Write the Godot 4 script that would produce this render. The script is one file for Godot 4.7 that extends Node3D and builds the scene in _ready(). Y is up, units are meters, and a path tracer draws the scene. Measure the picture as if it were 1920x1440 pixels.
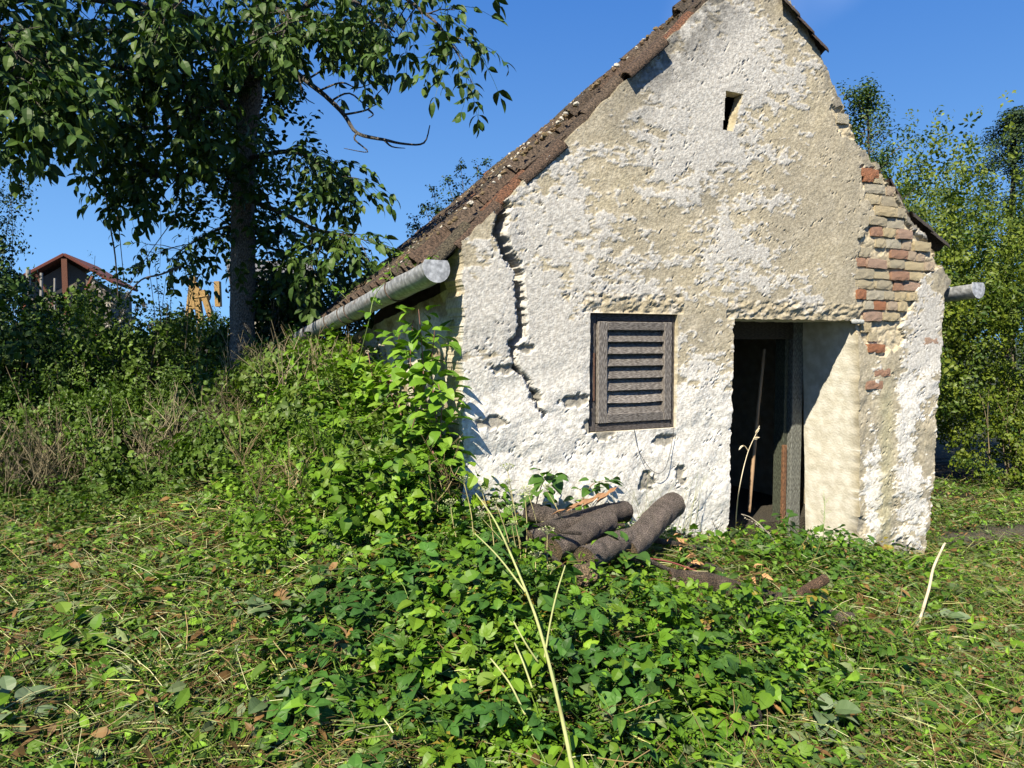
extends Node3D
# An old whitewashed press house on an overgrown slope. Metres, y up; the gable wall lies in the plane z = 0 with its left corner at x = 0.

var rng := RandomNumberGenerator.new()
var n_low := FastNoiseLite.new()
var n_mid := FastNoiseLite.new()
var n_fine := FastNoiseLite.new()
var M := {}
var L := {}
var taken := {}


class B:
	var v := PackedVector3Array()
	var c := PackedColorArray()
	var i := PackedInt32Array()
	func vert(p: Vector3, col: Color) -> int:
		v.append(p)
		c.append(col)
		return v.size() - 1
	func tri(a: int, b: int, d: int) -> void:
		i.append(a); i.append(b); i.append(d)
	func quad(a: int, b: int, d: int, e: int) -> void:
		i.append(a); i.append(b); i.append(d)
		i.append(a); i.append(d); i.append(e)


func bake(b: B, smooth := false) -> ArrayMesh:
	var arr := []
	arr.resize(Mesh.ARRAY_MAX)
	arr[Mesh.ARRAY_VERTEX] = b.v
	arr[Mesh.ARRAY_COLOR] = b.c
	arr[Mesh.ARRAY_INDEX] = b.i
	if smooth:
		var n := PackedVector3Array()
		n.resize(b.v.size())
		var k := 0
		while k < b.i.size():
			var p := b.i[k]
			var q := b.i[k + 1]
			var r := b.i[k + 2]
			var f: Vector3 = (b.v[r] - b.v[p]).cross(b.v[q] - b.v[p])
			n[p] += f
			n[q] += f
			n[r] += f
			k += 3
		for j in n.size():
			n[j] = n[j].normalized() if n[j].length_squared() > 1e-20 else Vector3.UP
		arr[Mesh.ARRAY_NORMAL] = n
	var m := ArrayMesh.new()
	m.add_surface_from_arrays(Mesh.PRIMITIVE_TRIANGLES, arr)
	return m


func R(a: float, b: float) -> float:
	return rng.randf_range(a, b)


func numbered(called: String) -> String:
	var k: int = taken.get(called, 0)
	taken[called] = k + 1
	return called if k == 0 else "%s_%03d" % [called, k]


func thing(called: String, label: String, category: String, at := Vector3.ZERO, group := "") -> Node3D:
	var o := Node3D.new()
	o.name = numbered(called)
	add_child(o)
	o.position = at
	o.set_meta("label", label)
	o.set_meta("category", category)
	if group != "":
		o.set_meta("group", group)
	return o


func part(called: String, mesh: Mesh, mat: Material, parent: Node, at := Vector3.ZERO, kind := "") -> MeshInstance3D:
	var o := MeshInstance3D.new()
	o.name = called
	o.mesh = mesh
	o.material_override = mat
	o.position = at
	if kind != "":
		o.set_meta("kind", kind)
	parent.add_child(o, true)
	return o


func scatter(called: String, meshes: Array, mat: Material, xf: Array, cols: Array, parent: Node) -> void:
	# copies too many to count, as one MultiMesh per leaf shape
	for k in meshes.size():
		var mm := MultiMesh.new()
		mm.transform_format = MultiMesh.TRANSFORM_3D
		mm.use_colors = true
		mm.mesh = meshes[k]
		var count := 0
		for j in range(k, xf.size(), meshes.size()):
			count += 1
		if count == 0:
			continue
		mm.instance_count = count
		var n := 0
		for j in range(k, xf.size(), meshes.size()):
			mm.set_instance_transform(n, xf[j])
			mm.set_instance_color(n, cols[j])
			n += 1
		var o := MultiMeshInstance3D.new()
		o.name = called
		o.multimesh = mm
		o.material_override = mat
		o.set_meta("kind", "stuff")
		parent.add_child(o, true)


# ---- shapes

func tube(b: B, pts: Array, r0: float, r1: float, sides: int, col: Color, rough := 0.0, cap := true) -> void:
	var up := Vector3(0.31, 0.2, 0.93)
	var first := -1
	var total := pts.size()
	for k in total:
		var p: Vector3 = pts[k]
		var d: Vector3 = (pts[mini(k + 1, total - 1)] - pts[maxi(k - 1, 0)]).normalized()
		var s := d.cross(up)
		if s.length() < 0.05:
			s = d.cross(Vector3.RIGHT)
		s = s.normalized()
		var t := s.cross(d)
		up = -t if false else up
		var r := lerpf(r0, r1, float(k) / maxf(1.0, total - 1))
		var base := b.v.size()
		if first < 0:
			first = base
		for q in sides:
			var a := TAU * q / sides
			var rr := r
			if rough > 0.0:
				rr *= 1.0 + rough * n_mid.get_noise_3d(p.x * 9.0 + cos(a) * 2.0, p.y * 9.0 + sin(a) * 2.0, p.z * 9.0)
			b.vert(p + (s * cos(a) + t * sin(a)) * rr, col)
		if k > 0:
			for q in sides:
				var q2 := (q + 1) % sides
				b.quad(base - sides + q, base - sides + q2, base + q2, base + q)
	if cap:
		for e in 2:
			var base: int = first if e == 0 else b.v.size() - 1 - sides + (1 if e == 0 else 0)
			var at: Vector3 = pts[0] if e == 0 else pts[total - 1]
			if e == 1:
				base = first + (total - 1) * sides
			var mid := b.vert(at, col)
			for q in sides:
				if e == 0:
					b.tri(mid, base + (q + 1) % sides, base + q)
				else:
					b.tri(mid, base + q, base + (q + 1) % sides)


func curve_pts(pts: Array, per: int) -> Array:
	var o := []
	for k in pts.size() - 1:
		var a: Vector3 = pts[maxi(k - 1, 0)]
		var b2: Vector3 = pts[k]
		var c2: Vector3 = pts[k + 1]
		var d: Vector3 = pts[mini(k + 2, pts.size() - 1)]
		for s in per:
			o.append(b2.cubic_interpolate(c2, a, d, float(s) / per))
	o.append(pts[pts.size() - 1])
	return o


func box(b: B, lo: Vector3, hi: Vector3, col: Color, bevel := 0.0, t := Transform3D.IDENTITY) -> void:
	# eight corners, each split in three when bevelled
	var c := (lo + hi) * 0.5
	var h := (hi - lo) * 0.5
	var id := {}
	for sx in [-1, 1]:
		for sy in [-1, 1]:
			for sz in [-1, 1]:
				for ax in 3:
					var p := Vector3(sx * h.x, sy * h.y, sz * h.z)
					for q in 3:
						if q != ax:
							p[q] -= signf(p[q]) * bevel
					id[[sx, sy, sz, ax]] = b.vert(t * (c + p), col)
	for ax in 3:
		var u := (ax + 1) % 3
		var w := (ax + 2) % 3
		for s in [-1, 1]:
			var f := []
			for k in [[-1, -1], [1, -1], [1, 1], [-1, 1]]:
				var key := [0, 0, 0, ax]
				key[ax] = s
				key[u] = k[0]
				key[w] = k[1]
				f.append(id[key])
			if s > 0:
				b.quad(f[3], f[2], f[1], f[0])
			else:
				b.quad(f[0], f[1], f[2], f[3])
	if bevel > 0.0:
		for ax in 3:
			var u := (ax + 1) % 3
			var w := (ax + 2) % 3
			for su in [-1, 1]:
				for sw in [-1, 1]:
					var k0 := [0, 0, 0, u]
					var k1 := [0, 0, 0, w]
					k0[u] = su; k0[w] = sw
					k1[u] = su; k1[w] = sw
					var a0 := k0.duplicate(); a0[ax] = -1
					var a1 := k0.duplicate(); a1[ax] = 1
					var c0 := k1.duplicate(); c0[ax] = -1
					var c1 := k1.duplicate(); c1[ax] = 1
					if su * sw > 0:
						b.quad(id[a0], id[c0], id[c1], id[a1])
					else:
						b.quad(id[a1], id[c1], id[c0], id[a0])
		for sx in [-1, 1]:
			for sy in [-1, 1]:
				for sz in [-1, 1]:
					if sx * sy * sz > 0:
						b.tri(id[[sx, sy, sz, 2]], id[[sx, sy, sz, 1]], id[[sx, sy, sz, 0]])
					else:
						b.tri(id[[sx, sy, sz, 0]], id[[sx, sy, sz, 1]], id[[sx, sy, sz, 2]])


func leaf(b: B, t: Transform3D, length: float, width: float, col: Color, droop := 0.25, fold := 0.25, segs := 4, wavy := 0.0) -> void:
	# a leaf along +Z of t, its face up +Y, folded on the midrib and bending down to the tip
	var prev := [-1, -1, -1]
	var rib := Color(col.r * 1.12, col.g * 1.1, col.b * 1.1)
	for k in segs + 1:
		var f := float(k) / segs
		var w := width * 0.5 * pow(sin(PI * pow(f, 0.72) * 0.985 + 0.015), 0.8)
		if k == 0 or k == segs:
			w = 0.0
		var y := -droop * length * f * f
		var z := length * f * (1.0 - 0.25 * droop * f)
		var lift := fold * w
		var ripple := wavy * length * sin(f * 17.0 + width * 900.0)
		var m := b.vert(t * Vector3(0, y, z), rib)
		var l := m
		var r := m
		if w > 0.0:
			l = b.vert(t * Vector3(-w, y + lift + ripple, z), col)
			r = b.vert(t * Vector3(w, y + lift - ripple, z), col)
		if k > 0:
			if prev[1] == prev[0]:
				b.tri(prev[0], l, m)
				b.tri(prev[0], m, r)
			elif l == m:
				b.tri(prev[1], m, prev[0])
				b.tri(prev[0], m, prev[2])
			else:
				b.quad(prev[1], l, m, prev[0])
				b.quad(prev[0], m, r, prev[2])
		prev = [m, l, r]


func aim(dir: Vector3, roll := 0.0, at := Vector3.ZERO, size := 1.0) -> Transform3D:
	# +Z along dir, +Y as upright as it goes
	var z := dir.normalized()
	var up := Vector3.UP if absf(z.y) < 0.97 else Vector3.RIGHT
	var x := up.cross(z).normalized()
	var y := z.cross(x)
	var bs := Basis(x, y, z)
	if roll != 0.0:
		bs = bs.rotated(z, roll)
	return Transform3D(bs.scaled_local(Vector3.ONE * size), at)


func tint(a: Color, b: Color, spread := 0.15) -> Color:
	var k := rng.randf()
	var s := 1.0 + R(-spread, spread)
	return Color(lerpf(a.r, b.r, k) * s, lerpf(a.g, b.g, k) * s, lerpf(a.b, b.b, k) * s)


func ss(a: float, b: float, x: float) -> float:
	var t := clampf((x - a) / (b - a), 0.0, 1.0)
	return t * t * (3.0 - 2.0 * t)


func ground(x: float, z: float) -> float:
	var hw := 0.42 - 0.18 * clampf(x, -0.2, 4.8)
	hw += (0.12 - hw) * ss(0.4, 2.2, -x)
	var g0 := -0.02 - 0.055 * clampf(x + 1.7, 0.0, 9.0)
	var y := lerpf(g0, hw, 1.0 - ss(-0.1, 2.3, z))
	y += 0.72 * exp(-pow((x + 0.35) / 0.85, 2.0)) * ss(-0.35, 2.6, -z) * ss(-1.5, -0.2, -x)
	y += 0.75 * ss(4.2, 7.5, -z) * ss(-1.0, 1.5, -x)
	var d := Vector2(x - 2.3, z + 2.0).length()
	y += maxf(0.0, d - 11.0) * 0.085 * ss(0.0, 0.9, -(x - 2.3) / maxf(d, 0.01)) * ss(9.0, 22.0, d)
	return y


func noise_tex(freq: float, a: Color, b: Color, size := 512, type := FastNoiseLite.TYPE_SIMPLEX_SMOOTH, octaves := 5, mid := 0.5) -> NoiseTexture2D:
	var n := FastNoiseLite.new()
	n.noise_type = type
	n.frequency = freq
	n.fractal_octaves = octaves
	n.seed = 11 + int(freq * 1000.0)
	var g := Gradient.new()
	g.offsets = PackedFloat32Array([mid - 0.28, mid + 0.28])
	g.colors = PackedColorArray([a, b])
	var t := NoiseTexture2D.new()
	t.width = size
	t.height = size
	t.seamless = true
	t.noise = n
	t.color_ramp = g
	return t


func mat(rough: float, tex: Texture2D = null, scale := Vector3.ONE, bump: Texture2D = null, depth := 0.4) -> StandardMaterial3D:
	var m := StandardMaterial3D.new()
	m.vertex_color_use_as_albedo = true
	m.roughness = rough
	if tex or bump:
		m.uv1_triplanar = true
		m.uv1_scale = scale
		m.uv1_triplanar_sharpness = 4.0
	if tex:
		m.albedo_texture = tex
	if bump:
		m.heightmap_enabled = true
		m.heightmap_texture = bump
		m.heightmap_scale = depth
	return m


func leaf_mat(rough: float, through: Color, spec := 0.4) -> StandardMaterial3D:
	var m := StandardMaterial3D.new()
	m.vertex_color_use_as_albedo = true
	m.roughness = rough
	m.metallic_specular = spec
	m.backlight_enabled = true
	m.backlight = through
	return m


func _ready() -> void:
	rng.seed = 20240917
	n_low.seed = 3; n_low.frequency = 0.55; n_low.fractal_octaves = 3
	n_mid.seed = 7; n_mid.frequency = 1.0; n_mid.fractal_octaves = 4
	n_fine.seed = 5; n_fine.frequency = 1.0; n_fine.fractal_octaves = 2
	var cam := Camera3D.new()
	cam.name = "camera"
	cam.position = Vector3(-1.68, 1.6, 4.26)
	cam.rotation = Vector3(deg_to_rad(-3.34), deg_to_rad(-25.28), 0.0)
	cam.fov = 55.4
	cam.near = 0.05
	cam.far = 900.0
	add_child(cam)
	cam.current = true
	var env := Environment.new()
	env.tonemap_mode = Environment.TONE_MAPPER_LINEAR
	env.tonemap_exposure = 2.0
	env.background_mode = Environment.BG_SKY
	var psm := ProceduralSkyMaterial.new()
	psm.sky_top_color = Color(0.12, 0.385, 0.74)
	psm.sky_horizon_color = Color(0.55, 0.78, 1.0)
	psm.sky_curve = 0.20
	psm.sky_energy_multiplier = 0.78
	psm.ground_horizon_color = Color(0.36, 0.42, 0.33)
	psm.ground_bottom_color = Color(0.2, 0.2, 0.14)
	psm.sun_angle_max = 1.0
	var cn := FastNoiseLite.new()
	cn.seed = 4
	cn.noise_type = FastNoiseLite.TYPE_SIMPLEX_SMOOTH
	cn.frequency = 0.006
	cn.fractal_octaves = 5
	var cg := Gradient.new()
	cg.offsets = PackedFloat32Array([0.0, 0.56, 1.0])
	cg.colors = PackedColorArray([Color(1, 1, 1, 0.0), Color(1, 1, 1, 0.0), Color(1, 1, 1, 0.3)])
	var ct := NoiseTexture2D.new()
	ct.width = 1024
	ct.height = 512
	ct.seamless = true
	ct.noise = cn
	ct.color_ramp = cg
	psm.sky_cover = ct
	psm.sky_cover_modulate = Color(1, 1, 1, 0.8)
	env.sky = Sky.new()
	env.sky.sky_material = psm
	env.sdfgi_enabled = true
	env.ssao_enabled = true
	env.ssil_enabled = true
	var we := WorldEnvironment.new()
	we.name = "world_environment"
	we.environment = env
	add_child(we)
	var sun := DirectionalLight3D.new()
	sun.name = "sun"
	sun.light_energy = 1.6
	sun.light_color = Color(1.0, 0.955, 0.86)
	sun.light_angular_distance = 0.5
	sun.shadow_enabled = true
	add_child(sun)
	sun.look_at_from_position(Vector3(-1.2, 1.6, 1.0) * 10.0, Vector3.ZERO)

	make_materials()
	make_leaves()
	build_ground()
	build_house()
	build_vegetation()
	build_props()


func make_materials() -> void:
	var grain := noise_tex(0.06, Color(0.0, 0.0, 0.0), Color(1, 1, 1), 512, FastNoiseLite.TYPE_SIMPLEX_SMOOTH, 4)
	var mottled := noise_tex(0.02, Color(0.72, 0.72, 0.72), Color(1, 1, 1))
	var streak := noise_tex(0.03, Color(0.42, 0.40, 0.39), Color(1.0, 1.0, 1.0), 512, FastNoiseLite.TYPE_SIMPLEX, 4)
	M.wall = mat(0.95, noise_tex(0.03, Color(0.84, 0.83, 0.82), Color(1, 1, 1)), Vector3.ONE * 2.1, grain, 0.14)
	M.wall.uv1_scale = Vector3.ONE * 1.7
	M.brick = mat(0.93, mottled, Vector3.ONE * 4.0, grain, 0.4)
	M.lime = mat(0.9, noise_tex(0.012, Color(0.9, 0.89, 0.86), Color(1, 1, 1)), Vector3.ONE * 1.3, grain, 0.12)
	M.wood = mat(0.85, streak, Vector3(1.2, 16.0, 16.0), streak, 0.25)
	M.wood_up = mat(0.85, streak, Vector3(16.0, 1.2, 16.0), streak, 0.25)
	M.bark = mat(0.92, noise_tex(0.03, Color(0.5, 0.5, 0.5), Color(1, 1, 1), 512, FastNoiseLite.TYPE_SIMPLEX, 5), Vector3(5.0, 1.6, 5.0), noise_tex(0.028, Color(0, 0, 0), Color(1, 1, 1), 512, FastNoiseLite.TYPE_SIMPLEX, 5), 2.2)
	M.log = mat(0.85, noise_tex(0.035, Color(0.38, 0.37, 0.36), Color(1, 1, 1), 512, FastNoiseLite.TYPE_SIMPLEX, 5), Vector3(5.0, 5.0, 5.0), noise_tex(0.05, Color(0, 0, 0), Color(1, 1, 1), 512, FastNoiseLite.TYPE_SIMPLEX, 5), 1.8)
	M.tile = mat(0.9, noise_tex(0.025, Color(0.5, 0.5, 0.5), Color(1, 1, 1), 512, FastNoiseLite.TYPE_SIMPLEX, 5), Vector3.ONE * 3.3, grain, 0.7)
	M.zinc = mat(0.48, noise_tex(0.012, Color(0.72, 0.72, 0.72), Color(1, 1, 1)), Vector3.ONE * 3.0)
	M.zinc.metallic = 0.15
	M.iron = mat(0.8, mottled, Vector3.ONE * 6.0)
	M.plain = mat(0.9)
	M.soil = mat(0.98, noise_tex(0.05, Color(0.55, 0.55, 0.55), Color(1, 1, 1), 512, FastNoiseLite.TYPE_SIMPLEX, 5), Vector3.ONE * 1.9, grain, 2.0)
	M.stem = mat(0.75)
	M.leaf = leaf_mat(0.5, Color(0.72, 0.78, 0.3), 0.42)
	M.leaf_thick = leaf_mat(0.52, Color(0.42, 0.5, 0.2), 0.34)
	M.dead = leaf_mat(0.9, Color(0.3, 0.25, 0.15), 0.2)
	M.grass = leaf_mat(0.55, Color(0.5, 0.55, 0.3), 0.35)


func build_ground() -> void:
	var xs := []
	var zs := []
	for v in [-400.0, -250.0, -160.0, -110.0, -80.0, -60.0, -45.0, -34.0, -26.0, -20.0, -16.0, -13.0, -11.0, -9.5]:
		xs.append(v)
		zs.append(v)
	var q := -8.4
	while q < 9.0:
		xs.append(q)
		if q < 6.5:
			zs.append(q)
		q += 0.075
	for v in [9.5, 11.0, 13.0, 16.0, 20.0, 26.0, 34.0, 45.0, 60.0, 80.0, 110.0, 160.0, 250.0, 400.0]:
		xs.append(v)
		zs.append(v)
	var b := B.new()
	for z: float in zs:
		for x: float in xs:
			var y := ground(x, z)
			var near := absf(x) < 10.0 and absf(z) < 9.0
			if near:
				y += lumps(x, z)
			var k := clampf(0.5 + 0.9 * n_low.get_noise_2d(x * 2.0, z * 2.0), 0.0, 1.0)
			var col := Color(0.03, 0.024, 0.014).lerp(Color(0.055, 0.043, 0.022), k)
			var far := ss(9.0, 16.0, Vector2(x, z).length())
			col = col.lerp(Color(0.055, 0.075, 0.02), far)
			var path := path_share(x, z)
			col = col.lerp(Color(0.2, 0.175, 0.125).lerp(Color(0.15, 0.14, 0.09), k), path)
			b.vert(Vector3(x, y, z), col)
	var w := xs.size()
	for r in zs.size() - 1:
		for s in w - 1:
			var a := r * w + s
			var x0: float = xs[s]
			var z0: float = zs[r]
			b.quad(a, a + 1, a + w + 1, a + w)
	var o := part("ground", bake(b, true), M.soil, self)
	o.set_meta("kind", "structure")
	o.set_meta("label", "brown soil of the overgrown slope under the cut weeds")


func lumps(x: float, z: float) -> float:
	return 0.06 * n_mid.get_noise_2d(x * 1.8, z * 1.8) + 0.05 * n_mid.get_noise_2d(x * 5.0, z * 5.0)


func path_share(x: float, z: float) -> float:
	# the bare trodden strip behind the right corner of the house
	var d := absf((z + 0.35) - 0.12 * (x - 6.3) + 0.15 * n_low.get_noise_1d(x * 3.0))
	return (1.0 - ss(0.12, 0.5, d)) * ss(4.9, 5.7, x) * (1.0 - ss(9.5, 11.0, x))


# ---- the house

var wall_white := []
var brick_poly := PackedVector2Array()
var brick_poly2 := PackedVector2Array()
var crack := []
var loss := []


func edge_left(y: float) -> float:
	return -0.008 + 0.016 * n_fine.get_noise_1d(y * 5.0) + 0.008 * n_fine.get_noise_1d(y * 31.0)


func edge_right(y: float) -> float:
	var x := 4.44
	if y < 0.6:
		x = lerpf(4.42, 4.534, clampf((y + 0.5) / 1.1, 0.0, 1.0))
	elif y < 1.98:
		x = lerpf(4.534, 4.571, (y - 0.6) / 1.38)
	else:
		x = 4.571 + 0.10 * ss(2.02, 2.12, y)
	return x + 0.02 * n_fine.get_noise_1d(y * 6.0 + 40.0) + 0.012 * n_fine.get_noise_1d(y * 27.0 + 9.0)


func wall_top(x: float) -> float:
	# the rakes of the gable: straight under the tiles on the left, broken on the right
	var left := 2.226 + 0.957 * x
	var knots := [Vector2(2.36, 4.50), Vector2(2.657, 4.18), Vector2(2.77, 4.06), Vector2(3.03, 3.80), Vector2(3.127, 3.66), Vector2(3.30, 3.40), Vector2(3.38, 3.30), Vector2(3.445, 3.20), Vector2(3.70, 3.04), Vector2(3.974, 2.80), Vector2(4.04, 2.66), Vector2(4.25, 2.55), Vector2(4.36, 2.44), Vector2(4.48, 2.26), Vector2(4.70, 2.16)]
	if x < 2.36:
		return left + 0.02 * n_fine.get_noise_1d(x * 6.0)
	for k in knots.size() - 1:
		if x <= knots[k + 1].x:
			var y := lerpf(knots[k].y, knots[k + 1].y, (x - knots[k].x) / (knots[k + 1].x - knots[k].x))
			return y + 0.05 * n_fine.get_noise_1d(x * 9.0) + 0.025 * n_fine.get_noise_1d(x * 33.0)
	return 2.16


func seg_dist(p: Vector2, line: Array) -> float:
	var best := 9.0
	for k in line.size() - 1:
		best = minf(best, p.distance_to(Geometry2D.get_closest_point_to_segment(p, line[k], line[k + 1])))
	return best


func whiteness(x: float, y: float) -> float:
	var w := 0.0
	for q in wall_white:
		var dx: float = (x - q[0]) / q[2]
		var dy: float = (y - q[1]) / q[3]
		var e := dx * dx + dy * dy
		if e < 4.0:
			w += q[4] * exp(-e)
	return w


func door_l(y: float) -> float:
	return 2.147 + 0.012 * y + 0.014 * n_fine.get_noise_1d(y * 7.0 + 70.0) + 0.006 * n_fine.get_noise_1d(y * 40.0)


func door_r(y: float) -> float:
	return 3.588 - 0.05 * y + 0.012 * n_fine.get_noise_1d(y * 5.0 + 20.0)


func opening_at(x: float, y: float) -> int:
	if y < 1.772 and x > door_l(y) and x < door_r(y):
		return 1
	if x > 0.915 and x < 1.655 and y > 0.972 and y < 1.797:
		return 2
	if y > 3.14 and y < 3.42 and x > lerpf(2.03, 2.045, (y - 3.14) / 0.28) and x < lerpf(2.13, 2.22, (y - 3.14) / 0.28):
		return 3
	return 0


func build_house() -> void:
	var h := thing("press_house", "old whitewashed gabled press house with peeling plaster, shuttered window and open doorway", "house")
	# white roughcast still on the beige render: centre, half sizes, strength
	wall_white = [
		[0.35, 1.2, 0.75, 0.75, 1.3], [1.3, 0.55, 1.3, 0.45, 1.6], [1.95, 0.9, 0.4, 0.7, 1.0], [0.25, 1.85, 0.25, 0.3, 0.75], [0.95, 1.35, 0.5, 0.3, 0.7],
		[0.5, 2.4, 0.35, 0.35, 0.6], [0.75, 2.75, 0.22, 0.28, 0.5], [0.6, 1.75, 0.25, 0.2, 0.4],
		[1.9, 3.75, 0.4, 0.4, 0.8], [2.35, 3.85, 0.35, 0.3, 0.55], [1.75, 3.45, 0.35, 0.2, 0.8], [2.45, 3.5, 0.4, 0.25, 0.75], [1.5, 3.2, 0.3, 0.22, 0.7], [2.1, 3.05, 0.5, 0.16, 0.75], [2.0, 3.3, 0.14, 0.2, 0.6],
		[1.35, 2.9, 0.4, 0.12, 0.5], [1.7, 2.75, 0.3, 0.18, 0.6], [1.95, 2.95, 0.25, 0.2, 0.5], [1.45, 2.62, 0.3, 0.1, 0.5], [2.2, 2.62, 0.28, 0.1, 0.5], [2.6, 2.7, 0.25, 0.14, 0.6], [2.05, 2.4, 0.35, 0.16, 0.6], [2.35, 2.28, 0.4, 0.12, 0.45], [1.0, 2.35, 0.5, 0.2, 0.4],
		[1.35, 2.1, 0.5, 0.18, 0.45], [2.2, 2.05, 0.4, 0.2, 0.6], [1.2, 1.95, 0.3, 0.1, 0.4], [2.7, 2.05, 0.25, 0.12, 0.45], [2.95, 1.9, 0.22, 0.14, 0.6], [2.7, 3.05, 0.25, 0.1, 0.35], [2.9, 3.75, 0.2, 0.16, 0.5],
		[4.35, 1.75, 0.25, 0.4, 1.2], [4.3, 1.2, 0.3, 0.35, 0.7], [4.15, 0.5, 0.4, 0.5, 0.8], [3.75, 0.25, 0.16, 0.5, 0.7], [4.25, -0.1, 0.3, 0.3, 0.5], [3.75, 1.25, 0.14, 0.3, 0.4], [4.1, 0.95, 0.12, 0.3, 0.5], [4.2, 2.35, 0.14, 0.2, 0.9],
		[3.88, 0.7, 0.1, 0.8, -0.7], [4.35, 0.75, 0.14, 0.25, -0.7], [0.2, 1.5, 0.3, 0.07, -0.6],
	]
	brick_poly = PackedVector2Array([Vector2(3.464, 3.022), Vector2(3.736, 3.023), Vector2(3.978, 2.736), Vector2(4.092, 2.578), Vector2(4.346, 2.471), Vector2(4.542, 2.258), Vector2(4.263, 2.177), Vector2(4.190, 1.968), Vector2(4.024, 1.728), Vector2(4.098, 1.600), Vector2(3.965, 1.532), Vector2(3.769, 1.474), Vector2(3.558, 1.600), Vector2(3.439, 1.749), Vector2(3.592, 1.865), Vector2(3.491, 2.017), Vector2(3.488, 2.430), Vector2(3.687, 2.661), Vector2(3.555, 2.781)])
	brick_poly2 = PackedVector2Array([Vector2(3.134, 3.455), Vector2(3.313, 3.458), Vector2(3.445, 3.200), Vector2(3.382, 3.226), Vector2(3.200, 3.276)])
	crack = [Vector2(0.276, 2.460), Vector2(0.239, 2.307), Vector2(0.287, 2.149), Vector2(0.370, 2.078), Vector2(0.381, 1.925), Vector2(0.393, 1.875), Vector2(0.401, 1.634), Vector2(0.339, 1.583), Vector2(0.359, 1.428), Vector2(0.436, 1.357), Vector2(0.498, 1.244), Vector2(0.566, 1.107)]
	loss = [[Vector2(0.286, 1.422), 0.12, 0.035], [Vector2(0.801, 1.198), 0.14, 0.055], [Vector2(0.181, 1.083), 0.12, 0.045], [Vector2(0.506, 1.244), 0.055, 0.04], [Vector2(1.392, 0.605), 0.08, 0.08], [Vector2(1.022, 0.958), 0.1, 0.05], [Vector2(1.541, 0.891), 0.12, 0.05], [Vector2(0.428, 1.548), 0.07, 0.04], [Vector2(1.688, 0.628), 0.05, 0.09], [Vector2(3.582, 0.048), 0.09, 0.08], [Vector2(3.512, -0.127), 0.14, 0.05], [Vector2(4.113, -0.224), 0.12, 0.12], [Vector2(0.915, 1.019), 0.05, 0.06]]
	var gable := build_gable(h)
	build_bricks(gable)
	build_shell(h)
	build_window(h)
	build_doorway(h)
	build_roof(h)
	build_gutters(h)


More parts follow.
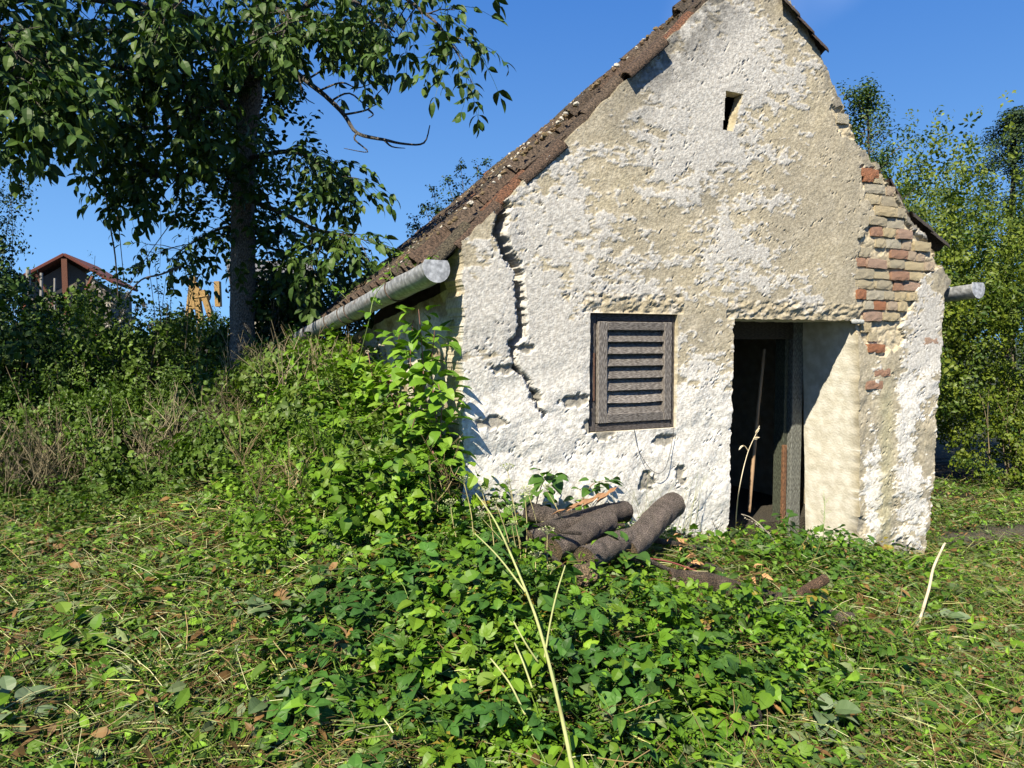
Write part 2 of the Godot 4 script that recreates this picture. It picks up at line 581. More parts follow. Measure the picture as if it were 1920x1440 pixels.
func build_gable(h: Node3D) -> MeshInstance3D:
	var step := 0.0088
	var x0 := -0.03
	var y0 := -0.68
	var nx := 536
	var ny := 600
	var b := B.new()
	var id := PackedInt32Array()
	id.resize((nx + 1) * (ny + 1))
	id.fill(-1)
	var tops := PackedFloat32Array()
	for s in nx + 1:
		tops.append(wall_top(x0 + s * step))
	var lefts := PackedFloat32Array()
	var rights := PackedFloat32Array()
	var dl := PackedFloat32Array()
	var dr := PackedFloat32Array()
	for r in ny + 1:
		var y := y0 + r * step
		lefts.append(edge_left(y))
		rights.append(edge_right(y))
		dl.append(door_l(y))
		dr.append(door_r(y))
	var cell := PackedByteArray()
	cell.resize(nx * ny)
	for r in ny:
		var y := y0 + (r + 0.5) * step
		for s in nx:
			var x := x0 + (s + 0.5) * step
			if y > tops[s] or x < lefts[r] or x > rights[r] or y < ground(x, 0.0) - 0.12:
				continue
			if opening_at(x, y) == 0:
				cell[r * nx + s] = 1
	var gray := Color(0.27, 0.255, 0.215)
	for r in ny:
		for s in nx:
			if cell[r * nx + s] == 0:
				continue
			for k in 4:
				var rr := r + (k >> 1)
				var sc := s + (k & 1)
				var at := rr * (nx + 1) + sc
				if id[at] >= 0:
					continue
				var x := x0 + sc * step
				var y := y0 + rr * step
				# snap to the true edges
				var px := x
				var py := minf(y, tops[sc])
				if absf(x - lefts[rr]) < step: px = lefts[rr]
				if absf(x - rights[rr]) < step: px = rights[rr]
				if y < 1.78:
					if absf(x - dl[rr]) < step * 0.75: px = dl[rr]
					if absf(x - dr[rr]) < step * 0.75: px = dr[rr]
				var in_door := px >= dl[rr] and px <= dr[rr]
				if in_door and absf(y - 1.772) < step: py = 1.772 + 0.008 * n_fine.get_noise_1d(x * 14.0)
				px += 0.006 * n_fine.get_noise_2d(x * 9.0, y * 9.0)
				# paint
				var white := whiteness(x, y) + 0.50 * n_mid.get_noise_2d(x * 2.4, y * 5.0) + 0.60 * n_mid.get_noise_2d(x * 6.5 + 30.0, y * 12.0) + 0.34 * n_fine.get_noise_2d(x * 15.0, y * 34.0)
				var share := ss(0.51, 0.57, white)
				var big := n_low.get_noise_2d(x * 1.7 + 20.0, y * 1.7)
				var col := Color(0.47, 0.42, 0.305).lerp(Color(0.375, 0.34, 0.26), clampf(0.5 + 1.1 * big, 0.0, 1.0))
				col = col.lerp(Color(0.58, 0.53, 0.42), clampf(0.9 * n_mid.get_noise_2d(x * 5.0, y * 6.0 + 50.0), 0.0, 0.6))
				var low := ss(1.7, 1.1, y)
				var whitecol := Color(0.55, 0.54, 0.51).lerp(Color(0.72, 0.71, 0.675), low)
				whitecol = whitecol * (1.0 + 0.1 * n_fine.get_noise_2d(x * 60.0, y * 60.0))
				col = col.lerp(whitecol, share)
				# relief
				var z := 0.012 * n_low.get_noise_2d(x * 1.2, y * 1.2) + 0.004 * n_mid.get_noise_2d(x * 4.0, y * 4.0)
				z += low * (0.024 * n_low.get_noise_2d(x * 3.2 + 9.0, y * 3.6) + 0.006 * n_mid.get_noise_2d(x * 7.0, y * 7.0))
				z += (1.0 - share) * (0.0018 * n_mid.get_noise_2d(x * 22.0, y * 30.0) + 0.0012 * n_fine.get_noise_2d(x * 70.0, y * 70.0))
				z += share * (0.0045 + 0.0015 * n_fine.get_noise_2d(x * 58.0, y * 58.0) + 0.0014 * n_fine.get_noise_2d(x * 24.0, y * 24.0))
				# flaked scabs and hairline tears in the render
				var tear := absf(n_mid.get_noise_2d(x * 3.1 + 80.0, y * 3.8))
				if tear < 0.008 and n_low.get_noise_2d(x * 3.0 + 7.0, y * 3.0) > 0.05:
					z -= 0.011
					col = col.lerp(Color(0.25, 0.21, 0.15), 0.3)
				# soot-grey weathering by the rakes
				var rake: float = tops[sc] - y
				var soot := ss(0.62, 0.05, rake) * ss(0.9, 1.5, x) * ss(2.9, 2.3, x) * clampf(0.85 + 1.5 * n_mid.get_noise_2d(x * 6.0 + 4.0, y * 6.0), 0.0, 1.0)
				if x > 3.0: soot = maxf(soot, ss(0.3, 0.0, rake) * clampf(0.5 + 1.5 * n_mid.get_noise_2d(x * 8.0, y * 8.0), 0.0, 1.0) * 0.9)
				col = col.lerp(Color(0.15, 0.147, 0.138), soot * 0.82)
				# greenish damp streak on the pier
				var damp := exp(-pow((x - 3.88 - 0.03 * n_fine.get_noise_1d(y * 4.0)) / 0.085, 2.0)) * ss(1.5, 1.0, y)
				col = col.lerp(Color(0.44, 0.42, 0.27), damp * 0.7)
				# lost coats: grey mortar
				for q in loss:
					var e := Vector2((x - q[0].x) / q[1], (y - q[0].y) / q[2]).length() + 0.5 * n_fine.get_noise_2d(x * 16.0, y * 16.0)
					if e < 0.9:
						var k2 := ss(0.9, 0.78, e)
						z -= 0.018 * k2
						col = col.lerp(gray * (1.0 + 0.25 * n_fine.get_noise_2d(x * 20.0, y * 20.0)), k2 * 0.9)
				# bed of the bare bricks
				var p2 := Vector2(x + 0.035 * n_fine.get_noise_2d(x * 11.0, y * 11.0), y + 0.03 * n_fine.get_noise_2d(x * 11.0 + 5.0, y * 11.0))
				if x > 3.1 and y > 1.4 and (Geometry2D.is_point_in_polygon(p2, brick_poly) or Geometry2D.is_point_in_polygon(p2, brick_poly2)):
					z = -0.024 + 0.016 * n_mid.get_noise_2d(x * 9.0, y * 11.0)
					col = Color(0.56, 0.49, 0.35).lerp(Color(0.46, 0.41, 0.30), clampf(0.5 + n_mid.get_noise_2d(x * 9.0, y * 9.0), 0.0, 1.0))
				# lintel bands above window and door: rougher, chipped
				if (y > 1.772 and y < 1.90 and x > 2.1 and x < 3.55) or (y > 1.797 and y < 1.93 and x > 0.85 and x < 1.7):
					z += 0.018 * n_mid.get_noise_2d(x * 9.0, y * 16.0) - 0.012 * ss(1.87, 1.79, y)
					col = col.lerp(Color(0.44, 0.37, 0.24), 0.35)
				# the settlement crack beside the left corner
				if x < 0.75 and y > 1.05:
					var d := seg_dist(Vector2(x + 0.02 * n_fine.get_noise_1d(y * 16.0), y + 0.012 * n_fine.get_noise_1d(x * 13.0)), crack)
					var wide := 0.017 * ss(1.35, 1.65, y) + 0.006
					if y > 2.15: wide += 0.006
					if y < 1.5: wide = 0.006
					if d < wide: z -= 0.2
					elif d < wide + 0.014: z -= 0.012
					else: z += 0.012 * ss(0.44, 0.3, x) * ss(1.5, 1.75, y + 0.1 * n_mid.get_noise_1d(x * 6.0))
				id[at] = b.vert(Vector3(px, py, z), col)
	var edges := []
	for r in ny:
		for s in nx:
			if cell[r * nx + s] == 0:
				continue
			var a := id[r * (nx + 1) + s]
			var c1 := id[r * (nx + 1) + s + 1]
			var d1 := id[(r + 1) * (nx + 1) + s + 1]
			var e1 := id[(r + 1) * (nx + 1) + s]
			b.quad(a, e1, d1, c1)
			if s == 0 or cell[r * nx + s - 1] == 0: edges.append([e1, a, s - 1, r])
			if s == nx - 1 or cell[r * nx + s + 1] == 0: edges.append([c1, d1, s + 1, r])
			if r > 0 and cell[(r - 1) * nx + s] == 0: edges.append([a, c1, s, r - 1])
			if r == ny - 1 or cell[(r + 1) * nx + s] == 0: edges.append([d1, e1, s, r + 1])
	var jamb := B.new()
	for e in edges:
		var o := opening_at(x0 + (e[2] + 0.5) * step, y0 + (e[3] + 0.5) * step)
		var deep: float = [0.30, 0.59, 0.22, 0.09][o]
		var t: B = jamb if o > 0 else b
		var steps := 10 if o > 0 else 3
		var before := []
		for k in steps + 1:
			var f := float(k) / steps
			var now := []
			for q in 2:
				var p: Vector3 = b.v[e[q]]
				var z := lerpf(p.z, -deep, f)
				var n := 0.006 * n_mid.get_noise_3d(p.x * 3.0, p.y * 4.0, z * 6.0) * minf(1.0, f * 4.0)
				var col := Color(0.655, 0.64, 0.58) * (1.0 + 0.06 * n_mid.get_noise_3d(p.x * 4.0, p.y * 5.0, z * 5.0))
				if o != 1: col = Color(0.56, 0.50, 0.37)
				col = col.lerp(b.c[e[q]], clampf(1.0 - f * 5.0, 0.0, 1.0))
				var ex := p.x
				if o == 1 and p.y < 1.76:
					ex = lerpf(p.x, 2.147 + 0.012 * p.y if p.x < 2.8 else 3.588 - 0.05 * p.y, minf(1.0, f * 5.0))
				now.append(t.vert(Vector3(ex + n, p.y, z), col))
			if k > 0:
				t.quad(before[0], before[1], now[1], now[0])
			before = now
	part("reveal", bake(jamb, true), M.lime, h)
	return part("gable_wall", bake(b, true), M.wall, h)


func build_bricks(gable: Node3D) -> void:
	var kinds := []
	for k in 8:
		var b := B.new()
		# a worn brick: a box whose front is a 4 x 2 grid, edges rounded off
		var nxq := 5
		var nyq := 3
		var base := []
		for r in nyq + 1:
			for s in nxq + 1:
				var fx := float(s) / nxq - 0.5
				var fy := float(r) / nyq - 0.5
				var rim := s == 0 or s == nxq or r == 0 or r == nyq
				var jig := Vector3(R(-0.02, 0.02), R(-0.05, 0.05), R(-0.03, 0.03))
				var corner := (s == 0 or s == nxq) and (r == 0 or r == nyq)
				var sh := 0.95 if corner else 1.0
				base.append(b.vert(Vector3(fx * sh, fy * sh, (0.46 if rim else 0.5)) + jig, Color(1, 1, 1).lerp(Color(1.25, 1.3, 1.35), R(0.0, 0.8)) * R(0.8, 1.0)))
		for r in nyq:
			for s in nxq:
				var a: int = base[r * (nxq + 1) + s]
				b.quad(a, a + nxq + 1, a + nxq + 2, a + 1)
		var ring := []
		for s in nxq + 1: ring.append(base[s])
		for r in range(1, nyq + 1): ring.append(base[r * (nxq + 1) + nxq])
		for s in range(nxq - 1, -1, -1): ring.append(base[nyq * (nxq + 1) + s])
		for r in range(nyq - 1, 0, -1): ring.append(base[r * (nxq + 1)])
		for q in ring.size():
			var p0: int = ring[q]
			var p1: int = ring[(q + 1) % ring.size()]
			var p2 := b.vert(Vector3(b.v[p1].x, b.v[p1].y, -0.5), Color(0.8, 0.8, 0.8))
			var p3 := b.vert(Vector3(b.v[p0].x, b.v[p0].y, -0.5), Color(0.8, 0.8, 0.8))
			b.quad(p0, p1, p2, p3)
		kinds.append(bake(b))
	var mats := []
	for c in [Color(0.86, 0.74, 0.50), Color(0.80, 0.73, 0.57), Color(0.74, 0.65, 0.47), Color(0.88, 0.73, 0.46), Color(0.78, 0.62, 0.46), Color(0.62, 0.27, 0.14), Color(0.64, 0.37, 0.25), Color(0.70, 0.48, 0.36)]:
		var m: StandardMaterial3D = M.brick.duplicate()
		m.albedo_color = c.linear_to_srgb()
		mats.append(m)
	var row := 0
	var y := 1.46
	while y < 3.75:
		var x := 3.2 + (0.0 if row % 2 == 0 else 0.13) + R(-0.02, 0.02)
		while x < 4.6:
			var len := R(0.18, 0.25) if rng.randf() < 0.5 else R(0.10, 0.14)
			var mid := Vector2(x + len * 0.5, y)
			var inside := 0
			for d in [Vector2(-len * 0.32, 0), Vector2(len * 0.32, 0), Vector2.ZERO]:
				if Geometry2D.is_point_in_polygon(mid + d, brick_poly) or Geometry2D.is_point_in_polygon(mid + d, brick_poly2):
					inside += 1
			if inside >= 2 and y + 0.03 < wall_top(mid.x) and opening_at(mid.x, y - 0.03) == 0 and opening_at(x + 0.01, y - 0.03) == 0 and rng.randf() < 0.9:
				var o := part("brick", kinds[rng.randi() % 8], mats[rng.randi() % 5 if rng.randf() < 0.74 else 4 + rng.randi() % 4], gable, Vector3(mid.x, y + R(-0.004, 0.004), R(-0.056, -0.034)))
				o.scale = Vector3(len, R(0.068, 0.082), 0.1)
				o.rotation = Vector3(R(-0.06, 0.06), R(-0.06, 0.06), R(-0.04, 0.04))
			x += len + R(0.008, 0.02)
		y += 0.0875
		row += 1
	for q in [[Vector2(3.714, 1.232), 6], [Vector2(4.411, 1.600), 7], [Vector2(3.808, 1.338), 6], [Vector2(3.591, 2.979), 5]]:
		var o := part("brick", kinds[rng.randi() % 8], mats[q[1]], gable, Vector3(q[0].x, q[0].y, -0.044))
		o.scale = Vector3(0.2, 0.07, 0.1)


func build_shell(h: Node3D) -> void:
	# the limewashed side wall under the left eave
	var b := B.new()
	var nz := 100
	var ny := 50
	for r in ny + 1:
		for s in nz + 1:
			var z := -0.2 - 4.1 * s / nz
			var top := 1.98 + 0.105 * z
			var y := lerpf(-0.1, top, float(r) / ny)
			var k := n_mid.get_noise_2d(z * 3.0, y * 4.0)
			var col := Color(0.62, 0.565, 0.43).lerp(Color(0.72, 0.69, 0.60), clampf(0.5 + 1.4 * k, 0.0, 1.0))
			if k < -0.22: col = Color(0.40, 0.33, 0.22)
			b.vert(Vector3(0.012 - 0.02 * n_mid.get_noise_2d(z * 4.0 + 3.0, y * 4.0) + (0.012 if k < -0.22 else 0.0), y, z), col)
	for r in ny:
		for s in nz:
			var a := r * (nz + 1) + s
			b.quad(a, a + 1, a + nz + 2, a + nz + 1)
	part("side_wall", bake(b, true), M.wall, h)
	var q := B.new()
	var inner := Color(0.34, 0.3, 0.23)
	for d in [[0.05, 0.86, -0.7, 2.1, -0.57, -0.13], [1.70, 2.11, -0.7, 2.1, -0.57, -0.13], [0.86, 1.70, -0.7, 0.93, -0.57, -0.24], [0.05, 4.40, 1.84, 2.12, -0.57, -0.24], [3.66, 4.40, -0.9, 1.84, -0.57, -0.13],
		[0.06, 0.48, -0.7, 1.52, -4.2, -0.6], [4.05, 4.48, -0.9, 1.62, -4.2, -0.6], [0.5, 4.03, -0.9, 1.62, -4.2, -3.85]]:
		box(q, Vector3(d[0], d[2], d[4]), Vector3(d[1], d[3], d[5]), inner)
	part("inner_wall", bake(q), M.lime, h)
	var f := B.new()
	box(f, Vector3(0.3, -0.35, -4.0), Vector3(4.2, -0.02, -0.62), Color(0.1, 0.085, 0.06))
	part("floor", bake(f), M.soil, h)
	# back gable closes the loft
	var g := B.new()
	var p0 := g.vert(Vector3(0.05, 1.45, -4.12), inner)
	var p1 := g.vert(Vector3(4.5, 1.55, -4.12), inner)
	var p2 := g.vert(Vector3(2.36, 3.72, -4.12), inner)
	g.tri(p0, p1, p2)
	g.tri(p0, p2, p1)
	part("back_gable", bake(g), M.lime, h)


func build_window(h: Node3D) -> void:
	var w := Node3D.new()
	w.name = "shuttered_window"
	h.add_child(w)
	var g := Color(0.28, 0.26, 0.24)
	var d := Color(0.16, 0.145, 0.14)
	var fr := B.new()
	box(fr, Vector3(0.925, 0.978, -0.11), Vector3(0.985, 1.795, -0.035), d, 0.004)
	part("frame_board", bake(fr), M.wood_up, w)
	fr = B.new()
	box(fr, Vector3(1.618, 0.978, -0.11), Vector3(1.652, 1.795, -0.035), d, 0.004)
	part("frame_board", bake(fr), M.wood_up, w)
	fr = B.new()
	box(fr, Vector3(0.986, 1.738, -0.112), Vector3(1.617, 1.794, -0.037), d, 0.004)
	part("frame_board", bake(fr), M.wood, w)
	fr = B.new()
	box(fr, Vector3(0.986, 0.976, -0.112), Vector3(1.617, 1.03, -0.030), d, 0.004)
	part("frame_board", bake(fr), M.wood, w)
	var lb := B.new()
	for z in [Vector2(0.992, 1.066), Vector2(1.546, 1.612)]:
		lb = B.new()
		box(lb, Vector3(z.x, 1.034, -0.055), Vector3(z.y, 1.736, -0.012), g * (1.25 if z.x > 1.2 else 1.4), 0.004)
		part("stile", bake(lb), M.wood_up, w)
	for z in [Vector2(1.676, 1.735), Vector2(1.034, 1.098)]:
		lb = B.new()
		box(lb, Vector3(1.067, z.x, -0.053), Vector3(1.545, z.y, -0.014), g * 1.1, 0.004)
		part("rail", bake(lb), M.wood, w)
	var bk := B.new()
	box(bk, Vector3(1.0, 1.04, -0.135), Vector3(1.6, 1.73, -0.115), Color(0.03, 0.026, 0.024))  # near-black sheet standing for the unlit interior behind the slats
	part("dark_interior_sheet", bake(bk), M.wood, w)
	for k in 7:
		var y := 1.640 - k * 0.0845
		var sl := B.new()
		var n := 8
		var tilt := 1.13 + R(-0.06, 0.06)
		for e in 2:
			for s in n + 1:
				var f := float(s) / n
				var x := lerpf(1.068, 1.544, f)
				var bow := 0.0
				if k == 5: bow = -0.02 * sin(PI * f)
				if k == 6: bow = 0.006 * sin(PI * f)
				for t in 2:
					var up := 0.05 if e == 0 else -0.05
					var thick := 0.006 * (1 if t == 0 else -1)
					var cs := cos(tilt)
					var sn := sin(tilt)
					sl.vert(Vector3(x, y + up * sn + thick * cs + (bow if e == 0 else bow * 0.3) + R(-0.001, 0.001), -0.048 - up * cs + thick * sn), g * (1.05 if k != 5 else 1.5) * R(0.95, 1.05))
		var st := (n + 1) * 2
		for s in n:
			var a := s * 2
			sl.quad(a, st + a, st + a + 2, a + 2)
			sl.quad(a + 1, a + 3, st + a + 3, st + a + 1)
			sl.quad(st + a, st + a + 1, st + a + 3, st + a + 2)
			sl.quad(a, a + 2, a + 3, a + 1)
		part("slat", bake(sl), M.wood, w)
	var hb := B.new()
	box(hb, Vector3(0.963, 1.19, -0.036), Vector3(0.975, 1.52, -0.026), Color(0.12, 0.06, 0.04), 0.002)
	part("hinge_bar", bake(hb), M.iron, w)


func build_doorway(h: Node3D) -> void:
	var d := Node3D.new()
	d.name = "doorway"
	h.add_child(d)
	var c := Color(0.27, 0.29, 0.265)
	var b := B.new()
	box(b, Vector3(3.40, -0.3, -0.70), Vector3(3.525, 1.80, -0.592), c, 0.006)
	part("door_post", bake(b), M.wood_up, d)
	b = B.new()
	box(b, Vector3(3.352, -0.28, -0.76), Vector3(3.398, 1.78, -0.64), Color(0.1, 0.12, 0.085), 0.004)
	part("door_stop", bake(b), M.wood_up, d)
	b = B.new()
	box(b, Vector3(2.08, 1.62, -0.68), Vector3(3.52, 1.80, -0.60), Color(0.07, 0.06, 0.05), 0.006)
	part("lintel_beam", bake(b), M.wood, d)
	b = B.new()
	tube(b, [Vector3(3.438, 1.763, -0.020), Vector3(3.527, 1.758, 0.020)], 0.022, 0.022, 10, Color(0.4, 0.42, 0.42))
	part("lintel_bar_end", bake(b, true), M.iron, d)


func roof_point(down: float, back: float, lift: float) -> Vector3:
	# left slope: metres down from the ridge, metres back from the gable, metres above the deck; the whole roof has sunk towards the back and sags
	var sag := -0.05 * sin(PI * clampf(down / 3.6, 0.0, 1.0)) * sin(PI * clampf(back / 4.2, 0.0, 1.0)) + 0.02 * n_low.get_noise_2d(down * 1.6, back * 1.6)
	var p := Vector3(2.364, 4.50, 0.0) + Vector3(-0.7225, -0.6914, 0.0) * down
	p += Vector3(0.0, 0.0, -1.0) * back
	p.y -= lerpf(0.10 * ss(0.0, 0.45, back) + 0.13 * back, 0.095 * back, clampf(down / 3.5, 0.0, 1.0))
	return p + Vector3(-0.6914, 0.7225, 0.0) * (lift + sag + 0.03)


func build_roof(h: Node3D) -> void:
	var deck := B.new()
	var nd := 24
	var nb := 24
	for side in 2:
		for r in nd + 1:
			for s in nb + 1:
				deck.vert(roof_point(3.5 * r / nd, 0.10 + 4.22 * s / nb, -0.02 - 0.05 * side), Color(0.09, 0.07, 0.055))
	var w := nb + 1
	for r in nd:
		for s in nb:
			var a := r * w + s
			var o2 := (nd + 1) * w
			deck.quad(a, a + w, a + w + 1, a + 1)
			deck.quad(o2 + a, o2 + a + 1, o2 + a + w + 1, o2 + a + w)
	# the right slope lies a little behind and below the broken gable edge
	var r0 := Vector3(2.364, 4.46, -0.3)
	for k in 2:
		var low := -0.05 * k
		var a := deck.vert(Vector3(2.364, 4.32 + low, -0.30), Color(0.09, 0.07, 0.055))
		var c1 := deck.vert(Vector3(4.86, 1.84 + low, -0.30), Color(0.09, 0.07, 0.055))
		var c2 := deck.vert(Vector3(4.86, 1.44 + low, -4.3), Color(0.09, 0.07, 0.055))
		var c3 := deck.vert(Vector3(2.364, 3.78 + low, -4.3), Color(0.09, 0.07, 0.055))
		deck.quad(a, c1, c2, c3)
		deck.quad(a, c3, c2, c1)
	var roof := part("roof", bake(deck, true), M.wood, h)
	# interlocking clay tiles: a ribbed sheet with a raised roll on one side
	var kinds := []
	for k in 6:
		var t := B.new()
		var prof := []
		for s in 12:
			var f := s / 11.0
			var y := 0.008
			if f < 0.42: y = 0.008 + 0.066 * sin(PI * f / 0.42)
			elif f > 0.62 and f < 0.78: y = 0.008 + 0.014 * sin(PI * (f - 0.62) / 0.16)
			prof.append(Vector2((f - 0.5) * 0.222, y))
		var nl := 6
		for side in 2:
			for r in nl + 1:
				for s in 12:
					var crust := 0.007 * n_mid.get_noise_3d(s * 0.9 + k * 9.0, r * 1.7, side * 3.0) + R(-0.003, 0.003)
					t.vert(Vector3(prof[s].x, prof[s].y + (crust if side == 0 else -0.014) + 0.02 * r / nl, 0.40 * r / nl + (R(-0.006, 0.006) if r == nl else 0.0)), Color(1, 1, 1) * R(0.75, 1.0))
		var half := (nl + 1) * 12
		for r in nl:
			for s in 11:
				var a := r * 12 + s
				t.quad(a, a + 1, a + 13, a + 12)
				t.quad(half + a, half + a + 12, half + a + 13, half + a + 1)
		for s in 11:
			var a := nl * 12 + s
			t.quad(a, a + 1, half + a + 1, half + a)
		for r in nl:
			for s in [0, 11]:
				var a: int = r * 12 + s
				if s == 0: t.quad(a, a + 12, half + a + 12, half + a)
				else: t.quad(a, half + a, half + a + 12, a + 12)
		kinds.append(bake(t, true))
	var mats := []
	for c in [Color(0.115, 0.082, 0.058), Color(0.145, 0.094, 0.064), Color(0.10, 0.077, 0.056), Color(0.16, 0.115, 0.082), Color(0.13, 0.108, 0.07), Color(0.25, 0.115, 0.062)]:
		var m: StandardMaterial3D = M.tile.duplicate()
		m.albedo_color = c.linear_to_srgb()
		mats.append(m)
	for col in 21:
		for row in 11:
			var back := 0.17 + col * 0.203
			var down := 0.02 + row * 0.312
			if col == 0 and row in [2, 6]: continue
			var p := roof_point(down, back, 0.0) + Vector3(R(-0.01, 0.01), 0, R(-0.012, 0.012))
			var q := roof_point(down + 0.3, back, 0.0)
			var z := (q - p).normalized()
			var y := Vector3(-0.6914, 0.7225, 0.05).normalized()
			var x := y.cross(z).normalized()
			y = z.cross(x)
			var bs := Basis(x, y, z).rotated(y, R(-0.035, 0.035)).rotated(z, R(-0.06, 0.06))
			var o := part("tile", kinds[rng.randi() % 6], mats[5 if rng.randf() < 0.04 else rng.randi() % 5], roof)
			o.transform = Transform3D(bs, p + y * R(-0.004, 0.012))
	# half-round cover tiles along the verge and the ridge
	var barrels := []
	for k in 3:
		var t := B.new()
		var nl := 7
		for side in 2:
			for r in nl + 1:
				for s in 9:
					var a := PI * s / 8.0
					var rad := (0.068 - 0.010 * r / nl) - 0.014 * side + R(-0.0015, 0.0015)
					t.vert(Vector3(cos(a) * rad, sin(a) * rad * 0.92, -0.2 + 0.40 * r / nl), Color(1, 1, 1) * R(0.82, 1.0))
		var half := (nl + 1) * 9
		for r in nl:
			for s in 8:
				var a := r * 9 + s
				t.quad(a, a + 9, a + 10, a + 1)
				t.quad(half + a, half + a + 1, half + a + 10, half + a + 9)
		for s in 8:
			for r in [0, nl]:
				var a: int = r * 9 + s
				t.quad(a, half + a, half + a + 1, a + 1)
		for r in nl:
			for s in [0, 8]:
				var a: int = r * 9 + s
				t.quad(a, half + a, half + a + 9, a + 9)
		barrels.append(bake(t, true))
	for v in [[0.25, 0.11, -0.01, 2], [0.60, 0.10, -0.03, 0], [1.00, 0.09, -0.05, 5], [1.42, 0.0, -0.03, 1], [1.80, 0.10, -0.02, 3], [2.14, 0.10, -0.04, 0], [2.50, 0.05, -0.06, 1], [2.82, 0.09, -0.04, 5], [3.13, 0.06, -0.06, 1], [3.36, 0.09, -0.03, 4]]:
		var p := roof_point(v[0], v[1], v[2])
		var z := Vector3(-0.7225, -0.6914, 0.0).rotated(Vector3.BACK, R(-0.05, 0.05))
		var y := Vector3(-0.6914, 0.7225, 0.25).normalized()
		var x := y.cross(z).normalized()
		var o := part("verge_tile", barrels[rng.randi() % 3], mats[v[3]], roof)
		o.transform = Transform3D(Basis(x, z.cross(x), z), p)
	for k in 11:
		var p := roof_point(0.0, 0.45 + k * 0.345, -0.025) + Vector3(0.0, R(0.0, 0.02), 0.0)
		var z := Vector3(R(-0.04, 0.04), -0.13 + (0.2 if k in [3, 5, 8] else 0.0), -1.0).normalized()
		var x := Vector3.UP.cross(z).normalized()
		var o := part("ridge_tile", barrels[rng.randi() % 3], mats[5 if k in [3, 5, 8] else rng.randi() % 4], roof)
		o.transform = Transform3D(Basis(x, z.cross(x), z).scaled_local(Vector3(1.1, 1.0, 1.0)), p)
	# moss cushions and lichen on the tiles
	var lumps := []
	for k in 3:
		var t := SphereMesh.new()
		t.radius = 0.5; t.height = 0.8; t.radial_segments = 7; t.rings = 4
		var a := t.get_mesh_arrays()
		var t2 := B.new()
		for p: Vector3 in a[Mesh.ARRAY_VERTEX]:
			t2.vert(p * (1.0 + 0.45 * n_fine.get_noise_3d(p.x * 3.0 + k * 7.0, p.y * 3.0, p.z * 3.0)), Color(1, 1, 1))
		t2.i = a[Mesh.ARRAY_INDEX]
		lumps.append(bake(t2))
	var xf := []
	var cols := []
	for k in 4600:
		var back := R(0.0, 4.2)
		var down := R(0.1, 3.45)
		# cushions gather along the rolls
		back = 0.11 + snappedf(back, 0.203) + R(-0.055, 0.045)
		if n_mid.get_noise_2d(back * 1.3, down * 1.3) < R(-0.7, 0.0): continue
		var s := R(0.012, 0.046)
		xf.append(Transform3D(Basis.from_euler(Vector3(R(0, TAU), R(0, TAU), 0)).scaled_local(Vector3(s, s * 0.8, s)), roof_point(down, back, 0.082 + 0.012 * n_fine.get_noise_1d(k))))
		cols.append(tint(Color(0.115, 0.088, 0.04), Color(0.15, 0.10, 0.06)) if rng.randf() < 0.87 else Color(0.42, 0.40, 0.35) * R(0.8, 1.1))
	scatter("moss", lumps, M.plain, xf, cols, roof)
	# what is left of the right-hand verge: a stub by the ridge and a strip above the gutter
	for e in [[Vector3(2.532, 4.139, 0.050), Vector3(2.994, 3.827, 0.050), 3], [Vector3(4.017, 2.983, -0.150), Vector3(4.265, 2.671, -0.150), 2], [Vector3(4.198, 2.670, -0.050), Vector3(4.666, 2.420, -0.050), 2]]:
		var p0: Vector3 = e[0]
		var p1: Vector3 = e[1]
		for s in 4:
			var t := Transform3D()
			var z := (p1 - p0).normalized()
			var x := Vector3(0, -0.1, -1.0).normalized()
			var y := z.cross(x).normalized()
			for r in e[2]:
				var len: float = (p1 - p0).length() / e[2]
				t = Transform3D(Basis(x, y, z), p0 + z * len * r + x * (0.11 + 0.203 * s) + y * 0.01)
				var o := part("tile", kinds[rng.randi() % 6], mats[rng.randi() % 4], roof)
				o.transform = t.scaled_local(Vector3(1, 1, minf(1.0, len / 0.36)))


func build_gutters(h: Node3D) -> void:
	gutter(h, Vector3(-0.21, 2.035, 0.09), Vector3(-0.40, 1.61, -4.15), 0.083)
	gutter(h, Vector3(4.79, 2.065, 0.16), Vector3(4.79, 1.80, -3.9), 0.085)


